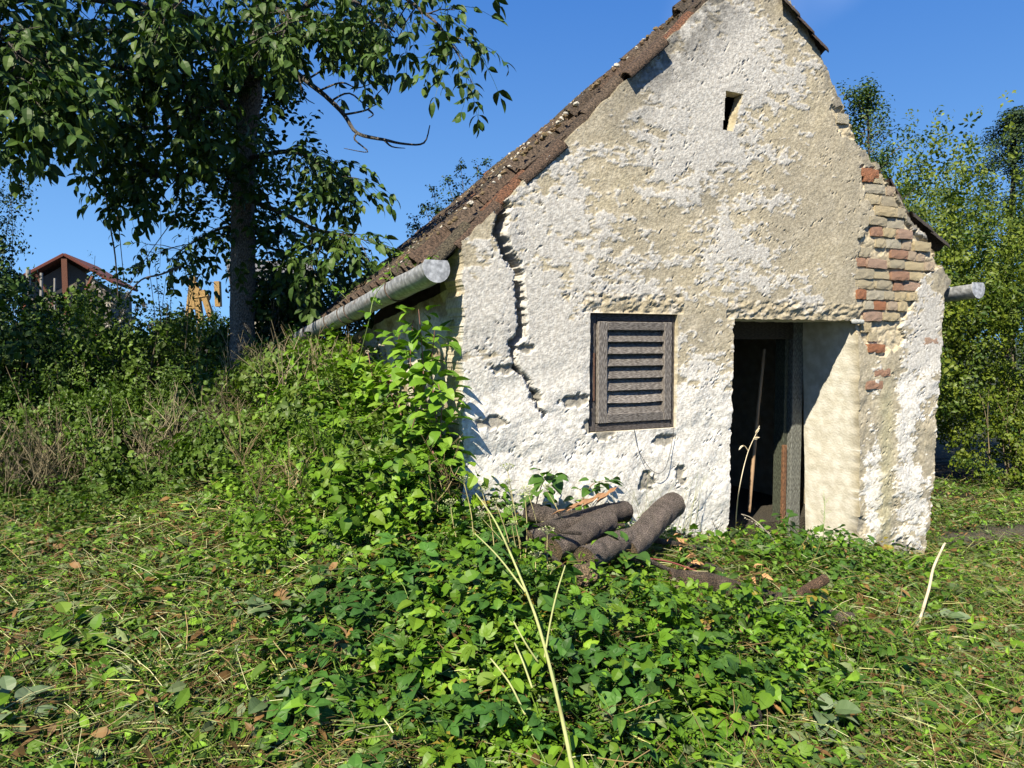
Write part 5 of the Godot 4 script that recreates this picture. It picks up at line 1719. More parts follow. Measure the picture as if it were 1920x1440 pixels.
func build_right_side() -> void:
	var ha := Color(0.035, 0.08, 0.012)
	var hb := Color(0.175, 0.23, 0.02)
	var grp := "hedge trees right of the house"
	shrub("hedge_tree", "leafy hedge tree directly behind the right gutter", "tree", on(8.2, -2.9), 4.0, 1.2, 3400, L.tiny + L.small, 1.4, ha, hb, M.leaf, grp, 6, 0.14)
	shrub("hedge_tree", "sunlit yellow-green hedge tree at the right picture edge", "tree", on(9.9, -2.4), 4.1, 1.35, 3600, L.tiny + L.small, 1.4, ha, hb, M.leaf, grp, 6, 0.14)
	shrub("hedge_tree", "hedge tree standing behind the other two", "tree", on(9.9, -5.2), 4.9, 1.7, 3600, L.tiny, 1.5, ha, hb, M.leaf, grp, 6, 0.1)
	shrub("hedge_tree", "darker hedge tree filling the gap beside the house wall", "tree", on(7.2, -5.0), 3.6, 1.3, 2600, L.tiny, 1.4, ha * 0.8, hb * 0.7, M.leaf, grp, 6, 0.1)
	shrub("hedge_shrub", "low bright shrub at the hedge foot behind the path", "shrub", on(8.75, -1.75), 1.15, 0.75, 1100, L.small, 1.1, ha, hb, M.leaf, "", 5)
	shrub("hedge_shrub", "shrub at the hedge foot cut by the right picture edge", "shrub", on(9.7, -1.2), 1.3, 0.8, 1100, L.small, 1.1, ha, hb, M.leaf, "", 5)
	# a thin young tree looking over the right rake
	var at := on(6.75, -2.6)
	var o := thing("young_tree", "slender young tree showing above the broken right gable edge", "tree", at)
	var b := B.new()
	tube(b, curve_pts([Vector3(0, -0.1, 0), Vector3(-0.05, 1.8, 0), Vector3(0.0, 3.4, 0.05), Vector3(-0.1, 5.3, 0.05)], 6), 0.05, 0.008, 7, Color(0.16, 0.14, 0.11), 0.1)
	part("trunk", bake(b, true), M.bark, o)
	var xf := []
	var cols := []
	for k in 60:
		var y := 2.9 + 2.3 * pow(rng.randf(), 1.3)
		var a := R(0, TAU)
		var len := R(0.3, 0.8) * clampf((5.7 - y) * 0.75, 0.3, 1.0)
		var from := Vector3(-0.05 - 0.1 * (y - 3.4) / 1.7, y, 0.04)
		var end := from + Vector3(cos(a), R(0.5, 1.1), sin(a)).normalized() * len
		var lb := B.new()
		tube(lb, [from, from.lerp(end, 0.5) + Vector3(0, -0.03, 0), end], 0.008, 0.003, 4, Color(0.12, 0.1, 0.08), 0.0, false)
		part("branch", bake(lb, true), M.stem, o)
		for q in 15:
			xf.append(aim(Vector3(R(-1, 1), R(-0.2, 0.9), R(-1, 1)), R(-0.5, 0.5), from.lerp(end, R(0.25, 1.05)) + Vector3(R(-0.06, 0.06), R(-0.06, 0.06), R(-0.06, 0.06)), R(0.8, 1.3)))
			cols.append(tint(Color(0.04, 0.085, 0.02), Color(0.09, 0.14, 0.025), 0.2))
	scatter("foliage", L.tiny, M.leaf, xf, cols, o)
	shrub("tree_top", "sprawling top of a tree behind the right eave", "tree", on(9.2, -6.6), 5.0, 0.75, 700, L.tiny, 1.3, ha, hb, M.leaf, "", 4, 0.45)
	# conifer far right
	at = on(17.3, -7.0)
	o = thing("conifer", "tall dark conifer behind the hedge at the right edge", "tree", at)
	b = B.new()
	tube(b, [Vector3(0, -0.2, 0), Vector3(0, 4.0, 0), Vector3(0, 7.7, 0)], 0.16, 0.02, 8, Color(0.12, 0.09, 0.07))
	part("trunk", bake(b, true), M.bark, o)
	xf = []
	cols = []
	for k in 210:
		var y := R(2.0, 7.7)
		var reach := (8.0 - y) * 0.55 + 0.2
		var a := R(0, TAU)
		for q in 16:
			var f := pow(rng.randf(), 0.7)
			var p := Vector3(cos(a) * reach * f + R(-0.1, 0.1), y - 0.28 * reach * f * f - R(0.0, 0.12), sin(a) * reach * f + R(-0.1, 0.1))
			xf.append(aim(Vector3(cos(a) + R(-0.5, 0.5), -0.5, sin(a) + R(-0.5, 0.5)), 0.0, p, R(1.2, 2.0)))
			cols.append(tint(Color(0.018, 0.04, 0.016), Color(0.04, 0.07, 0.025), 0.2))
	scatter("foliage", L.tiny, M.leaf_thick, xf, cols, o)
	# ivy bush beyond the far verge and sprigs along the ridge
	o = thing("roof_ivy", "dark flowering ivy bush rising behind the roof slope", "ivy", Vector3(1.955, 2.998, -4.748))
	xf = []
	cols = []
	for s in [[Vector3(1.955, 2.998, -4.748), Vector3(1.865, 3.977, -4.854)], [Vector3(1.893, 3.068, -4.782), Vector3(1.689, 3.767, -4.924)], [Vector3(2.085, 3.138, -4.696), Vector3(2.073, 3.907, -4.751)], [Vector3(2.215, 3.278, -4.644), Vector3(2.181, 3.942, -4.702)], [Vector3(1.700, 2.928, -4.864), Vector3(1.463, 3.641, -4.911)], [Vector3(1.538, 2.845, -4.825), Vector3(1.394, 3.364, -4.926)], [Vector3(1.411, 2.776, -4.880), Vector3(1.264, 3.191, -4.976)], [Vector3(2.345, 3.417, -4.591), Vector3(2.391, 3.977, -4.606)], [Vector3(1.955, 2.998, -4.748), Vector3(1.741, 3.468, -4.769)], [Vector3(2.083, 3.068, -4.692), Vector3(1.929, 3.468, -4.680)], [Vector3(1.828, 2.998, -4.808), Vector3(1.548, 3.260, -4.847)], [Vector3(2.215, 3.278, -4.644), Vector3(2.056, 3.537, -4.625)]]:
		var p0: Vector3 = s[0] - o.position
		var p1: Vector3 = s[1] - o.position
		var sb := B.new()
		tube(sb, [p0 - Vector3(0, 0.4, 0), p0, p1], 0.01, 0.004, 4, Color(0.1, 0.08, 0.06))
		part("stem", bake(sb), M.stem, o)
		for k in 60:
			var f := pow(rng.randf(), 1.4)
			var r := lerpf(0.2, 0.04, f)
			xf.append(upright(p0.lerp(p1, f) + Vector3(R(-r, r), R(-r, r), R(-r, r)), R(0.4, 0.75), 1.0))
			cols.append(tint(Color(0.02, 0.048, 0.012), Color(0.045, 0.09, 0.018), 0.2))
	scatter("foliage", L.round, M.leaf_thick, xf, cols, o)
	for s in [[Vector3(2.483, 3.967, -3.454), 0.16, "tiny sprig sprouting from the middle of the roof ridge"], [Vector3(2.308, 4.116, -1.995), 0.09, "small tuft growing beside an orange ridge tile"], [Vector3(2.291, 4.162, -1.674), 0.09, "little weed on the upper roof ridge"]]:
		var w := thing("roof_sprig", s[2], "weed", s[0], "weeds sprouting on the roof ridge")
		var sb := B.new()
		tube(sb, [Vector3(0.03, -0.12, 0), Vector3(0, 0, 0), Vector3(-0.03, s[1], 0)], 0.004, 0.002, 4, Color(0.1, 0.1, 0.05))
		part("stem", bake(sb), M.stem, w)
		for k in 7:
			var lf := part("leaf", L.big[k % 4], M.iron, w)
			var m: StandardMaterial3D = M.leaf_thick.duplicate()
			m.albedo_color = Color(0.04, 0.09, 0.02).linear_to_srgb()
			lf.material_override = m
			lf.transform = aim(Vector3(R(-1, 1), R(0, 0.5), R(-1, 1)), 0.0, Vector3(-0.03 * k / 7.0, s[1] * k / 6.0, 0), 0.42)


func leafy_stem(o: Node3D, pts: Array, radius: float, col: Color, n: int, size: float, tones: Array, from := 0.15, spread := 0.06) -> void:
	var path := curve_pts(pts, 6)
	var b := B.new()
	tube(b, path, radius, radius * 0.5, 5, col, 0.1)
	part("stem", bake(b, true), M.stem, o)
	for k in n:
		var f := lerpf(from, 1.0, (k + R(0.0, 0.8)) / n)
		var at := minf(f * (path.size() - 1), path.size() - 1.001)
		var p: Vector3 = (path[int(at)] as Vector3).lerp(path[mini(int(at) + 1, path.size() - 1)], at - int(at))
		var lf := part("leaf", L.big[rng.randi() % 4], tones[rng.randi() % tones.size()], o)
		var out := Vector3(R(-1, 1), R(-0.35, 0.5), R(-0.35, 1)).normalized()
		lf.transform = aim(out, R(-0.5, 0.5), p + out * R(0.2, 1.0) * spread, size * R(0.7, 1.2))


func leaf_tones(list: Array, base: Material) -> Array:
	var out := []
	for c: Color in list:
		var m: StandardMaterial3D = base.duplicate()
		m.albedo_color = c.linear_to_srgb()
		out.append(m)
	return out


func build_vine() -> void:
	# bright creeper up the house corner and along the side wall
	var tones := leaf_tones([Color(0.14, 0.28, 0.02), Color(0.18, 0.33, 0.03), Color(0.11, 0.23, 0.02), Color(0.20, 0.33, 0.04), Color(0.085, 0.18, 0.022)], M.leaf)
	var at := Vector3(-0.300, 0.777, 0.150)
	var o := thing("corner_creeper", "bright green large-leaved creeper climbing beside the left house corner", "creeper", at)
	for s in [[Vector3(-0.350, 0.794, -0.896), Vector3(-0.300, 1.053, -1.000), Vector3(-0.280, 1.280, -1.144), Vector3(-0.280, 1.518, -1.294), 26], [Vector3(-0.250, 0.868, -0.322), Vector3(-0.220, 1.154, -0.681), Vector3(-0.220, 1.412, -0.752), Vector3(-0.220, 1.673, -0.640), 30], [Vector3(-0.170, 0.777, 0.021), Vector3(-0.180, 1.122, -0.198), Vector3(-0.180, 1.531, -0.276), Vector3(-0.200, 1.806, -0.285), 34], [Vector3(-0.200, 0.802, 0.152), Vector3(-0.200, 1.083, -0.247), Vector3(-0.200, 1.421, -0.467), Vector3(-0.200, 1.741, -0.400), 34], [Vector3(-0.150, 0.811, 0.034), Vector3(-0.150, 1.064, -0.080), Vector3(-0.150, 1.396, -0.176), Vector3(-0.150, 1.667, -0.119), 28], [Vector3(-0.280, 0.765, 0.091), Vector3(-0.280, 0.922, -0.461), Vector3(-0.260, 1.158, -0.649), Vector3(-0.250, 1.367, -0.952), 28], [Vector3(-0.150, 0.750, 0.061), Vector3(-0.160, 0.974, 0.006), Vector3(-0.160, 1.208, 0.029), Vector3(-0.160, 1.336, -0.027), 26], [Vector3(-0.300, 0.808, -0.054), Vector3(-0.300, 0.995, -0.159), Vector3(-0.280, 1.201, -0.107), Vector3(-0.260, 1.565, -0.387), 26]]:
		var pts := []
		for k in 4: pts.append(s[k] - at)
		leafy_stem(o, pts, 0.006, Color(0.2, 0.1, 0.08), s[4] + 18, 1.2, tones, 0.05, 0.12)
	# loose trails over the gutter
	var t2 := thing("gutter_creeper", "thin green creeper trailing over the left gutter", "creeper", Vector3(-0.450, 1.947, -0.461))
	leafy_stem(t2, [Vector3(-0.500, 1.455, -0.687) - t2.position, Vector3(-0.500, 1.703, -0.413) - t2.position, Vector3(-0.460, 1.891, -0.385) - t2.position, Vector3(-0.380, 2.020, -0.267) - t2.position], 0.004, Color(0.2, 0.28, 0.08), 9, 0.6, tones, 0.3, 0.04)
	var t3 := thing("gutter_weeds", "weeds sprouting out of the left gutter below the tiles", "weeds", Vector3(-0.250, 2.111, -0.652))
	for s in [[Vector3(-0.250, 2.044, -0.720), Vector3(-0.250, 2.163, -0.810)], [Vector3(-0.250, 2.076, -0.465), Vector3(-0.250, 2.146, -0.288)], [Vector3(-0.220, 2.068, -0.164), Vector3(-0.220, 2.124, -0.008)], [Vector3(-0.300, 1.958, -1.913), Vector3(-0.300, 2.044, -2.223)], [Vector3(-0.250, 2.069, -0.589), Vector3(-0.250, 2.170, -0.523)]]:
		leafy_stem(t3, [s[0] - t3.position, s[0].lerp(s[1], 0.6) - t3.position, s[1] - t3.position], 0.003, Color(0.15, 0.2, 0.06), 7, 0.62, tones, 0.1, 0.05)


func build_large_leaves() -> void:
	# the leaves that stand above the rest: bramble threes and broad single leaves, in patches of one kind
	var o := thing("tall_bramble", "larger bramble and knotweed leaves standing above the foreground mound", "bramble")
	o.set_meta("kind", "stuff")
	var dark := [[], []]
	var bright := [[], []]
	for k in 1150:
		var x := R(-1.5, 2.6)
		var z := R(0.35, 2.7)
		var n := n_mid.get_noise_2d(x * 1.7 + 12.0, z * 1.7)
		var away := Vector2((x + 0.05) / 1.15, (z - 1.5) / 0.9).length()
		if away > 1.0 + 0.6 * n or absf(n) < 0.09: continue
		if z < 1.45 and x > 0.05 and rng.randf() < 0.75: continue
		var p := on(x, z, lumps(x, z) + mound(x, z) * R(0.7, 1.1) + R(0.0, 0.06))
		if z < 1.45 and x > 0.0 and x < 1.6: p.y -= 0.09
		if n > 0.0:
			dark[0].append(upright(p, R(0.85, 1.6), 0.9))
			dark[1].append(tint(Color(0.03, 0.088, 0.016), Color(0.06, 0.15, 0.022), 0.2))
		else:
			bright[0].append(upright(p, R(0.9, 1.5), 0.8))
			bright[1].append(tint(Color(0.09, 0.2, 0.014), Color(0.2, 0.34, 0.025), 0.2))
	for k in 420:
		var p := on(R(-0.95, -0.08), R(-2.4, 0.45), 0.0)
		p.y += R(0.1, 0.45)
		bright[0].append(upright(p, R(0.9, 1.6), 1.0))
		bright[1].append(tint(Color(0.09, 0.2, 0.014), Color(0.19, 0.33, 0.025), 0.2))
	scatter("shoot", L.bramble, M.leaf_thick, dark[0], dark[1], o)
	scatter("shoot", L.round + L.palm, M.leaf, bright[0], bright[1], o)


func build_brambles() -> void:
	build_large_leaves()
	var dark := leaf_tones([Color(0.035, 0.095, 0.02), Color(0.045, 0.115, 0.022), Color(0.03, 0.08, 0.02), Color(0.055, 0.13, 0.025)], M.leaf_thick)
	var bright := leaf_tones([Color(0.1, 0.21, 0.02), Color(0.13, 0.25, 0.025), Color(0.08, 0.17, 0.02), Color(0.15, 0.24, 0.03)], M.leaf)
	var mid := leaf_tones([Color(0.06, 0.14, 0.02), Color(0.08, 0.17, 0.022), Color(0.045, 0.11, 0.02)], M.leaf)
	var grey := leaf_tones([Color(0.14, 0.2, 0.1), Color(0.18, 0.24, 0.13), Color(0.11, 0.17, 0.07)], M.leaf)
	var grp := "leafy shoots in the foreground"
	var list := [
		["bramble", "dark bramble shoot with large leaves left of the thick pale stalk", Vector3(-0.556, 0.065, 1.456), Vector3(-0.329, 0.371, 1.000), 22, 0.95, dark],
		["bramble", "dark five-leaved bramble beside the pale stalk's middle", Vector3(-0.249, 0.126, 1.231), Vector3(-0.230, 0.355, 1.159), 14, 0.8, dark],
		["bramble", "dark bramble shoot low at the left of the mound front", Vector3(-0.801, 0.023, 1.620), Vector3(-0.753, 0.187, 1.377), 16, 0.85, dark],
		["knotweed", "bright yellow-green shoot at the bottom middle of the mound", Vector3(-0.776, -0.008, 1.733), Vector3(-0.667, 0.143, 1.620), 20, 0.72, bright],
		["knotweed", "bright leafy shoot at the bottom just left of the pale stalk", Vector3(-0.564, -0.025, 1.801), Vector3(-0.475, 0.127, 1.579), 18, 0.75, bright],
		["knotweed", "fresh green shoot on the left flank of the mound", Vector3(-0.891, 0.146, 1.159), Vector3(-0.886, 0.298, 1.052), 18, 0.6, bright],
		["bramble", "bramble spray lying over the logs' lower ends", Vector3(0.563, 0.186, 0.736), Vector3(0.667, 0.361, 0.851), 20, 0.7, mid],
		["bramble", "bramble spray above the left end of the log pile", Vector3(0.386, 0.526, 0.200), Vector3(0.562, 0.702, 0.120), 18, 0.75, mid],
		["bramble", "bramble trail at the wall behind the log pile", Vector3(0.696, 0.530, 0.200), Vector3(0.962, 0.611, 0.100), 16, 0.6, mid],
		["bindweed", "heart-leaved weeds growing on the doorstep below the door post", Vector3(2.292, -0.009, 0.269), Vector3(3.147, 0.053, -0.384), 20, 0.62, mid],
		["bindweed", "heart-leaved trail creeping along the reveal foot", Vector3(2.402, -0.047, 0.467), Vector3(3.466, -0.084, -0.125), 20, 0.6, mid],
		["bindweed", "small green clump at the doorway's left corner", Vector3(2.088, 0.043, -0.263), Vector3(2.469, 0.126, -0.587), 12, 0.6, mid],
		["maple_seedling", "pale-backed lobed shoot at the bottom right of centre", Vector3(0.788, -0.155, 2.160), Vector3(0.843, -0.049, 2.024), 16, 0.7, grey],
		["maple_seedling", "bright shoot at the bottom beside the dark stump", Vector3(0.060, -0.095, 1.967), Vector3(0.171, 0.011, 1.924), 18, 0.72, bright],
		["wilted_shoot", "wilted grey-green cut shoot lying at the bottom left", Vector3(-1.490, 0.074, 1.224), Vector3(-1.316, 0.138, 1.303), 14, 0.7, grey],
		["wilted_shoot", "cut grey-green shoot lying left of the mound", Vector3(-1.166, 0.185, 0.883), Vector3(-1.270, 0.304, 0.594), 14, 0.6, grey],
		["knotweed", "leafy green shoot at the left of the mown ground", Vector3(-2.008, 0.108, 0.479), Vector3(-2.125, 0.226, 0.339), 16, 0.65, bright],
		["wilted_shoot", "grey shoot in the bottom left corner of the mown ground", Vector3(-2.183, 0.050, 1.021), Vector3(-2.267, 0.121, 0.910), 12, 0.7, grey],
		["bramble", "bramble shoot right of the pale stalk in the middle", Vector3(0.414, 0.036, 1.318), Vector3(0.574, 0.161, 1.363), 16, 0.62, mid],
		["bindweed", "yellow-green shoot among the grass right of the middle", Vector3(0.961, -0.047, 1.437), Vector3(1.111, 0.050, 1.391), 14, 0.62, bright],
		["bramble", "dark little shoot at the bottom right among the lying grass", Vector3(1.099, -0.127, 1.762), Vector3(1.176, -0.033, 1.770), 10, 0.62, dark],
		["wilted_shoot", "pale fallen shoot at the right of the mown ground", Vector3(2.585, -0.202, 1.494), Vector3(2.481, -0.130, 1.462), 10, 0.6, grey],
	]
	for q in list:
		var o := thing(q[0], q[1], "weed" if q[0] != "bramble" else "bramble", q[2], grp)
		var top: Vector3 = q[3] - q[2]
		top.y += 0.05
		leafy_stem(o, [Vector3(0, -0.03, 0), top * 0.5 + Vector3(R(-0.03, 0.03), 0.05, R(-0.03, 0.03)), top], 0.0045, Color(0.2, 0.12, 0.08) if q[0] == "bramble" else Color(0.16, 0.2, 0.06), q[4] + 8, q[5] * 1.5, q[6], 0.1, 0.10)

# ---- logs, stalks, far things

func log_piece(called: String, label: String, category: String, a: Vector3, c: Vector3, r0: float, r1: float, col: Color, group := "", ring := Color(0.3, 0.22, 0.13), bend := 0.02) -> Node3D:
	var o := thing(called, label, category, a, group)
	var d := c - a
	var b := B.new()
	var pts := curve_pts([Vector3.ZERO, d * 0.35 + Vector3(R(-1, 1), R(-0.3, 1), 0) * bend, d * 0.7 + Vector3(R(-1, 1), R(-0.3, 1), 0) * bend, d], 12)
	tube(b, pts, r0, r1, 24, col, 0.11, false)
	var axis := d.normalized()
	for k in b.v.size():
		# bands of lenticels across the bark, scars and dust
		var p := b.v[k] + a
		var along := b.v[k].dot(axis)
		var band := n_mid.get_noise_2d(along * 26.0 + a.x * 50.0, p.y * 5.0 + p.x * 3.0)
		var scar := n_mid.get_noise_3d(p.x * 9.0, p.y * 9.0, p.z * 9.0)
		var s := 1.0 + 0.55 * band + 0.6 * scar
		b.c[k] = (col * clampf(s, 0.45, 1.9)).lerp(Color(0.30, 0.25, 0.19), clampf(scar * 1.6 - 0.25, 0.0, 0.7))
	part("bark", bake(b, true), M.log, o)
	for e in 2:
		var eb := B.new()
		var at: Vector3 = pts[0] if e == 0 else pts[pts.size() - 1]
		var n: Vector3 = (-d if e == 0 else d).normalized()
		var s := n.cross(Vector3(0.3, 0.9, 0.2)).normalized()
		var t := s.cross(n)
		var rad := r0 if e == 0 else r1
		var rings := 5
		for k in rings + 1:
			for q in 18:
				var an := TAU * q / 18
				var g := 0.8 + 0.25 * (k % 2) - (0.35 if k == rings else 0.0)
				eb.vert(at + n * (0.004 - 0.006 * pow(float(k) / rings, 3.0)) + (s * cos(an) + t * sin(an)) * rad * 1.0 * k / rings, ring * g)
		for k in rings:
			for q in 18:
				var q2 := (q + 1) % 18
				eb.quad(k * 18 + q, k * 18 + q2, (k + 1) * 18 + q2, (k + 1) * 18 + q)
		part("cut_end", bake(eb), M.log, o)
	return o


func stalk(called: String, label: String, category: String, pts: Array, r0: float, r1: float, col: Color, group := "") -> Node3D:
	var o := thing(called, label, category, pts[0], group)
	var b := B.new()
	var rel := []
	for p in pts: rel.append(p - pts[0])
	tube(b, curve_pts(rel, 8), r0, r1, 7, col, 0.2)
	var ax: Vector3 = rel[rel.size() - 1]
	for k in b.v.size():
		var f := b.v[k].dot(ax) / maxf(ax.length(), 0.001)
		var node := ss(0.9, 1.0, absf(fposmod(f * 6.5, 2.0) - 1.0))
		b.c[k] = (col * (1.0 + 0.45 * n_mid.get_noise_2d(f * 9.0 + col.r * 50.0, b.v[k].x * 30.0))).lerp(col * Color(0.62, 0.52, 0.42), node * 0.7)
	part("stem", bake(b, true), M.stem, o)
	return o


func side_shoot(o: Node3D, pts: Array, r0: float, r1: float, col: Color) -> void:
	var b := B.new()
	var rel := []
	for p in pts: rel.append(p - o.position)
	tube(b, curve_pts(rel, 5), r0, r1, 5, col, 0.1)
	part("side_stem", bake(b, true), M.stem, o)


func umbel(o: Node3D, at: Vector3, r: float, col: Color) -> void:
	var b := B.new()
	for k in 16:
		var a := k * 2.4
		var f := sqrt((k + 0.5) / 16.0)
		var p := Vector3(cos(a) * r * f, r * (0.9 - 0.35 * f * f), sin(a) * r * f)
		tube(b, [Vector3.ZERO, p], 0.0008, 0.0007, 3, col * 0.8, 0.0, false)
		for q in 5:
			var d := Vector3(R(-1, 1), R(0.2, 1), R(-1, 1)).normalized() * r * 0.17
			leaf(b, aim(d, R(-1, 1), p), r * 0.22, r * 0.16, col * R(0.8, 1.15), 0.2, 0.2, 2)
	part("flower_head", bake(b), M.leaf, o, at - o.position)


func build_props() -> void:
	# the wood pile by the wall
	var bark := Color(0.29, 0.235, 0.2)
	var grp := "cut logs piled by the wall"
	log_piece("log", "dark log at the back left of the pile, half under bramble", "log", Vector3(0.320, 0.544, 0.220), Vector3(0.576, 0.471, 0.420), 0.058, 0.054, bark, grp)
	log_piece("log", "log with torn peeling bark lying across the pile", "log", Vector3(0.132, 0.489, 0.620), Vector3(0.995, 0.497, 0.320), 0.058, 0.066, bark, grp)
	log_piece("log", "middle log of the pile, sawn end facing up right", "log", Vector3(0.210, 0.454, 0.780), Vector3(0.728, 0.507, 0.520), 0.066, 0.076, bark * 1.1, grp)
	log_piece("log", "smooth thick log leaning highest on the pile by the window's right", "log", Vector3(0.706, 0.379, 0.750), Vector3(1.365, 0.508, 0.340), 0.078, 0.086, bark * 1.35, grp)
	log_piece("log", "greyish log low under the thick leaning log", "log", Vector3(0.308, 0.435, 0.950), Vector3(0.902, 0.413, 0.620), 0.07, 0.06, bark * 1.3, grp)
	var strip := thing("bark_strip", "torn orange-brown strip of bark curling off the peeling log", "bark", Vector3(0.217, 0.521, 0.600), "")
	for k in 4:
		var sb := B.new()
		var p0: Vector3 = (Vector3(0.245, 0.522, 0.580)).lerp(Vector3(0.878, 0.518, 0.360), 0.1 + 0.2 * k) + Vector3(0, 0.075, 0.02) - strip.position
		var p1 := p0 + Vector3(0.16, 0.03 + 0.02 * k, -0.02)
		leaf(sb, aim(p1 - p0, R(-0.3, 0.3), p0), 0.24, 0.035, Color(0.27, 0.155, 0.085), 0.05, 0.5, 6, 0.03)
		part("shred", bake(sb), M.dead, strip)
	var g2 := "fallen rotten branches right of the pile"
	log_piece("rotten_branch", "rotten dark trunk lying below the doorstep", "branch", Vector3(0.881, 0.249, 0.937), Vector3(1.527, 0.098, 1.208), 0.055, 0.046, Color(0.24, 0.17, 0.115), g2, Color(0.3, 0.17, 0.09), 0.03)
	log_piece("rotten_branch", "short stub sticking up with an orange broken side", "branch", Vector3(1.648, 0.071, 1.134), Vector3(1.905, 0.161, 1.127), 0.034, 0.03, Color(0.34, 0.2, 0.115), g2, Color(0.2, 0.12, 0.07))
	log_piece("rotten_branch", "dark branch end pointing right before the house corner", "branch", Vector3(1.507, 0.059, 1.267), Vector3(1.827, 0.011, 1.388), 0.042, 0.042, Color(0.24, 0.18, 0.14), g2, Color(0.1, 0.085, 0.075))
	log_piece("branch_piece", "short barked branch lying at the bottom left, top scraped orange", "branch", Vector3(-1.368, 0.162, 1.365), Vector3(-1.175, 0.184, 1.355), 0.042, 0.036, Color(0.2, 0.135, 0.085), "", Color(0.3, 0.18, 0.08))
	log_piece("stump", "small dark stump at the bottom right of the picture", "stump", Vector3(0.484, -0.178, 1.974), Vector3(0.490, -0.178, 1.977) + Vector3(0.01, 0.22, -0.02), 0.078, 0.07, Color(0.14, 0.115, 0.1), "", Color(0.14, 0.115, 0.09), 0.004)
	for q in [["wood_chip", "pale split chip of wood stuck upright before the stump", Vector3(0.498, -0.102, 1.876), Vector3(0.533, -0.036, 1.855), 0.014, Color(0.62, 0.55, 0.4)], ["wood_chip", "short orange split stick standing below the log pile", Vector3(0.911, 0.074, 0.985), Vector3(1.056, 0.140, 0.839), 0.014, Color(0.42, 0.26, 0.12)], ["wood_chip", "bent orange bark scrap standing in the weeds under the clod", Vector3(0.478, 0.109, 1.055), Vector3(0.582, 0.180, 0.967), 0.012, Color(0.42, 0.27, 0.13)]]:
		stalk(q[0], q[1], "wood chip", [q[2], q[2].lerp(q[3], 0.5), q[3]], q[4], q[4] * 0.5, q[5])
	# thin sticks thrown among the logs
	for q in [[Vector3(0.074, 0.587, 0.750), Vector3(0.350, 0.550, 0.850), 0.014, "dark stick lying low at the left of the pile"], [Vector3(0.561, 0.530, 0.300), Vector3(0.900, 0.443, 0.450), 0.012, "thin stick behind the thick leaning log"], [Vector3(1.048, 0.353, 0.500), Vector3(1.586, 0.205, 0.450), 0.02, "grey stick lying right of the thick log"], [Vector3(0.598, 0.412, 0.950), Vector3(1.044, 0.246, 0.900), 0.016, "crooked stick below the thick log's foot"], [Vector3(1.206, 0.216, 0.700), Vector3(1.588, 0.091, 0.800), 0.022, "rough stick leading from the pile to the rotten trunk"], [Vector3(0.005, 0.502, 0.950), Vector3(0.138, 0.443, 1.050), 0.012, "short stick under the middle log"]]:
		log_piece("stick", q[3], "stick", q[0], q[1], q[2], q[2] * 0.7, Color(0.12, 0.095, 0.075) * R(1.2, 2.2), "sticks among the cut logs", Color(0.2, 0.15, 0.1), 0.03)
	# clods and curls of bark
	var clod := thing("earth_clod", "tan clod of earth in the weeds below the log pile", "clod", Vector3(0.243, 0.394, 1.059))
	clod.add_child(blob("lump", 0.075, Color(0.30, 0.215, 0.13), 1.0))
	for q in [[Vector3(1.203, 0.324, 0.597), "curled orange-brown bark flakes right of the thick log"], [Vector3(1.169, 0.264, 0.795), "orange bark crumbs at the foot of the wall near the doorway"], [Vector3(1.567, 0.178, 0.911), "orange-brown chips beside the rotten trunk"]]:
		var f := thing("bark_flakes", q[1], "bark", q[0], "bark flakes among the weeds")
		for k in 7:
			var sb := B.new()
			leaf(sb, aim(Vector3(R(-1, 1), R(-0.2, 1), R(-1, 1)), R(-1, 1), Vector3(R(-0.06, 0.06), R(-0.02, 0.04), R(-0.05, 0.05))), R(0.05, 0.09), R(0.02, 0.03), Color(0.4, 0.235, 0.115) * R(0.7, 1.2), 0.5, 0.5, 4)
			part("flake", bake(sb), M.dead, f)
	# the thick pale stalk that leans across the foreground
	var pale := Color(0.33, 0.36, 0.14)
	var big := stalk("hogweed_stalk", "thick pale yellow stalk leaning across the foreground", "stalk", [Vector3(-0.518, 0.128, 2.301), Vector3(-0.446, 0.294, 2.047), Vector3(-0.346, 0.440, 1.697), Vector3(-0.284, 0.559, 1.386), Vector3(-0.254, 0.721, 1.058), Vector3(-0.282, 0.832, 0.871)], 0.0078, 0.0036, pale)
	side_shoot(big, [Vector3(-0.377, 0.371, 1.798), Vector3(-0.327, 0.502, 1.757), Vector3(-0.276, 0.601, 1.720), Vector3(-0.222, 0.682, 1.685)], 0.0045, 0.003, pale)
	side_shoot(big, [Vector3(-0.397, 0.350, 1.778), Vector3(-0.439, 0.423, 1.754), Vector3(-0.461, 0.491, 1.694)], 0.0045, 0.003, pale)
	side_shoot(big, [Vector3(-0.307, 0.522, 1.488), Vector3(-0.367, 0.642, 1.342), Vector3(-0.442, 0.735, 1.245)], 0.005, 0.003, pale)
	for q in [[Vector3(-0.515, 0.224, 1.908), Vector3(-0.524, 0.295, 1.788), Vector3(-0.547, 0.344, 1.663), "pale cut stalk low left of the thick one"], [Vector3(-0.467, 0.298, 1.870), Vector3(-0.454, 0.355, 1.762), Vector3(-0.439, 0.386, 1.657), "short pale stalk parallel to the thick one"]]:
		stalk("pale_stalk", q[3], "stalk", [q[0], q[1], q[2]], 0.0042, 0.0034, pale, "cut pale stalks in the foreground")
	# umbels
	var ug := "greenish white umbels before the wall"
	var names := ["umbel on a bent stem before the house corner", "large umbel highest before the white wall", "umbel just right of the highest one", "umbel near the left end of the log pile", "umbel in front of the dark back log", "umbel low before the middle log", "umbel over the left weeds by the wall corner", "umbel hanging lowest beside the thick stalk", "umbel standing left among the creeper foot", "pair-headed umbel above the peeling log", "small umbel lit against dark weeds", "umbel on the lower slope under the clod"]
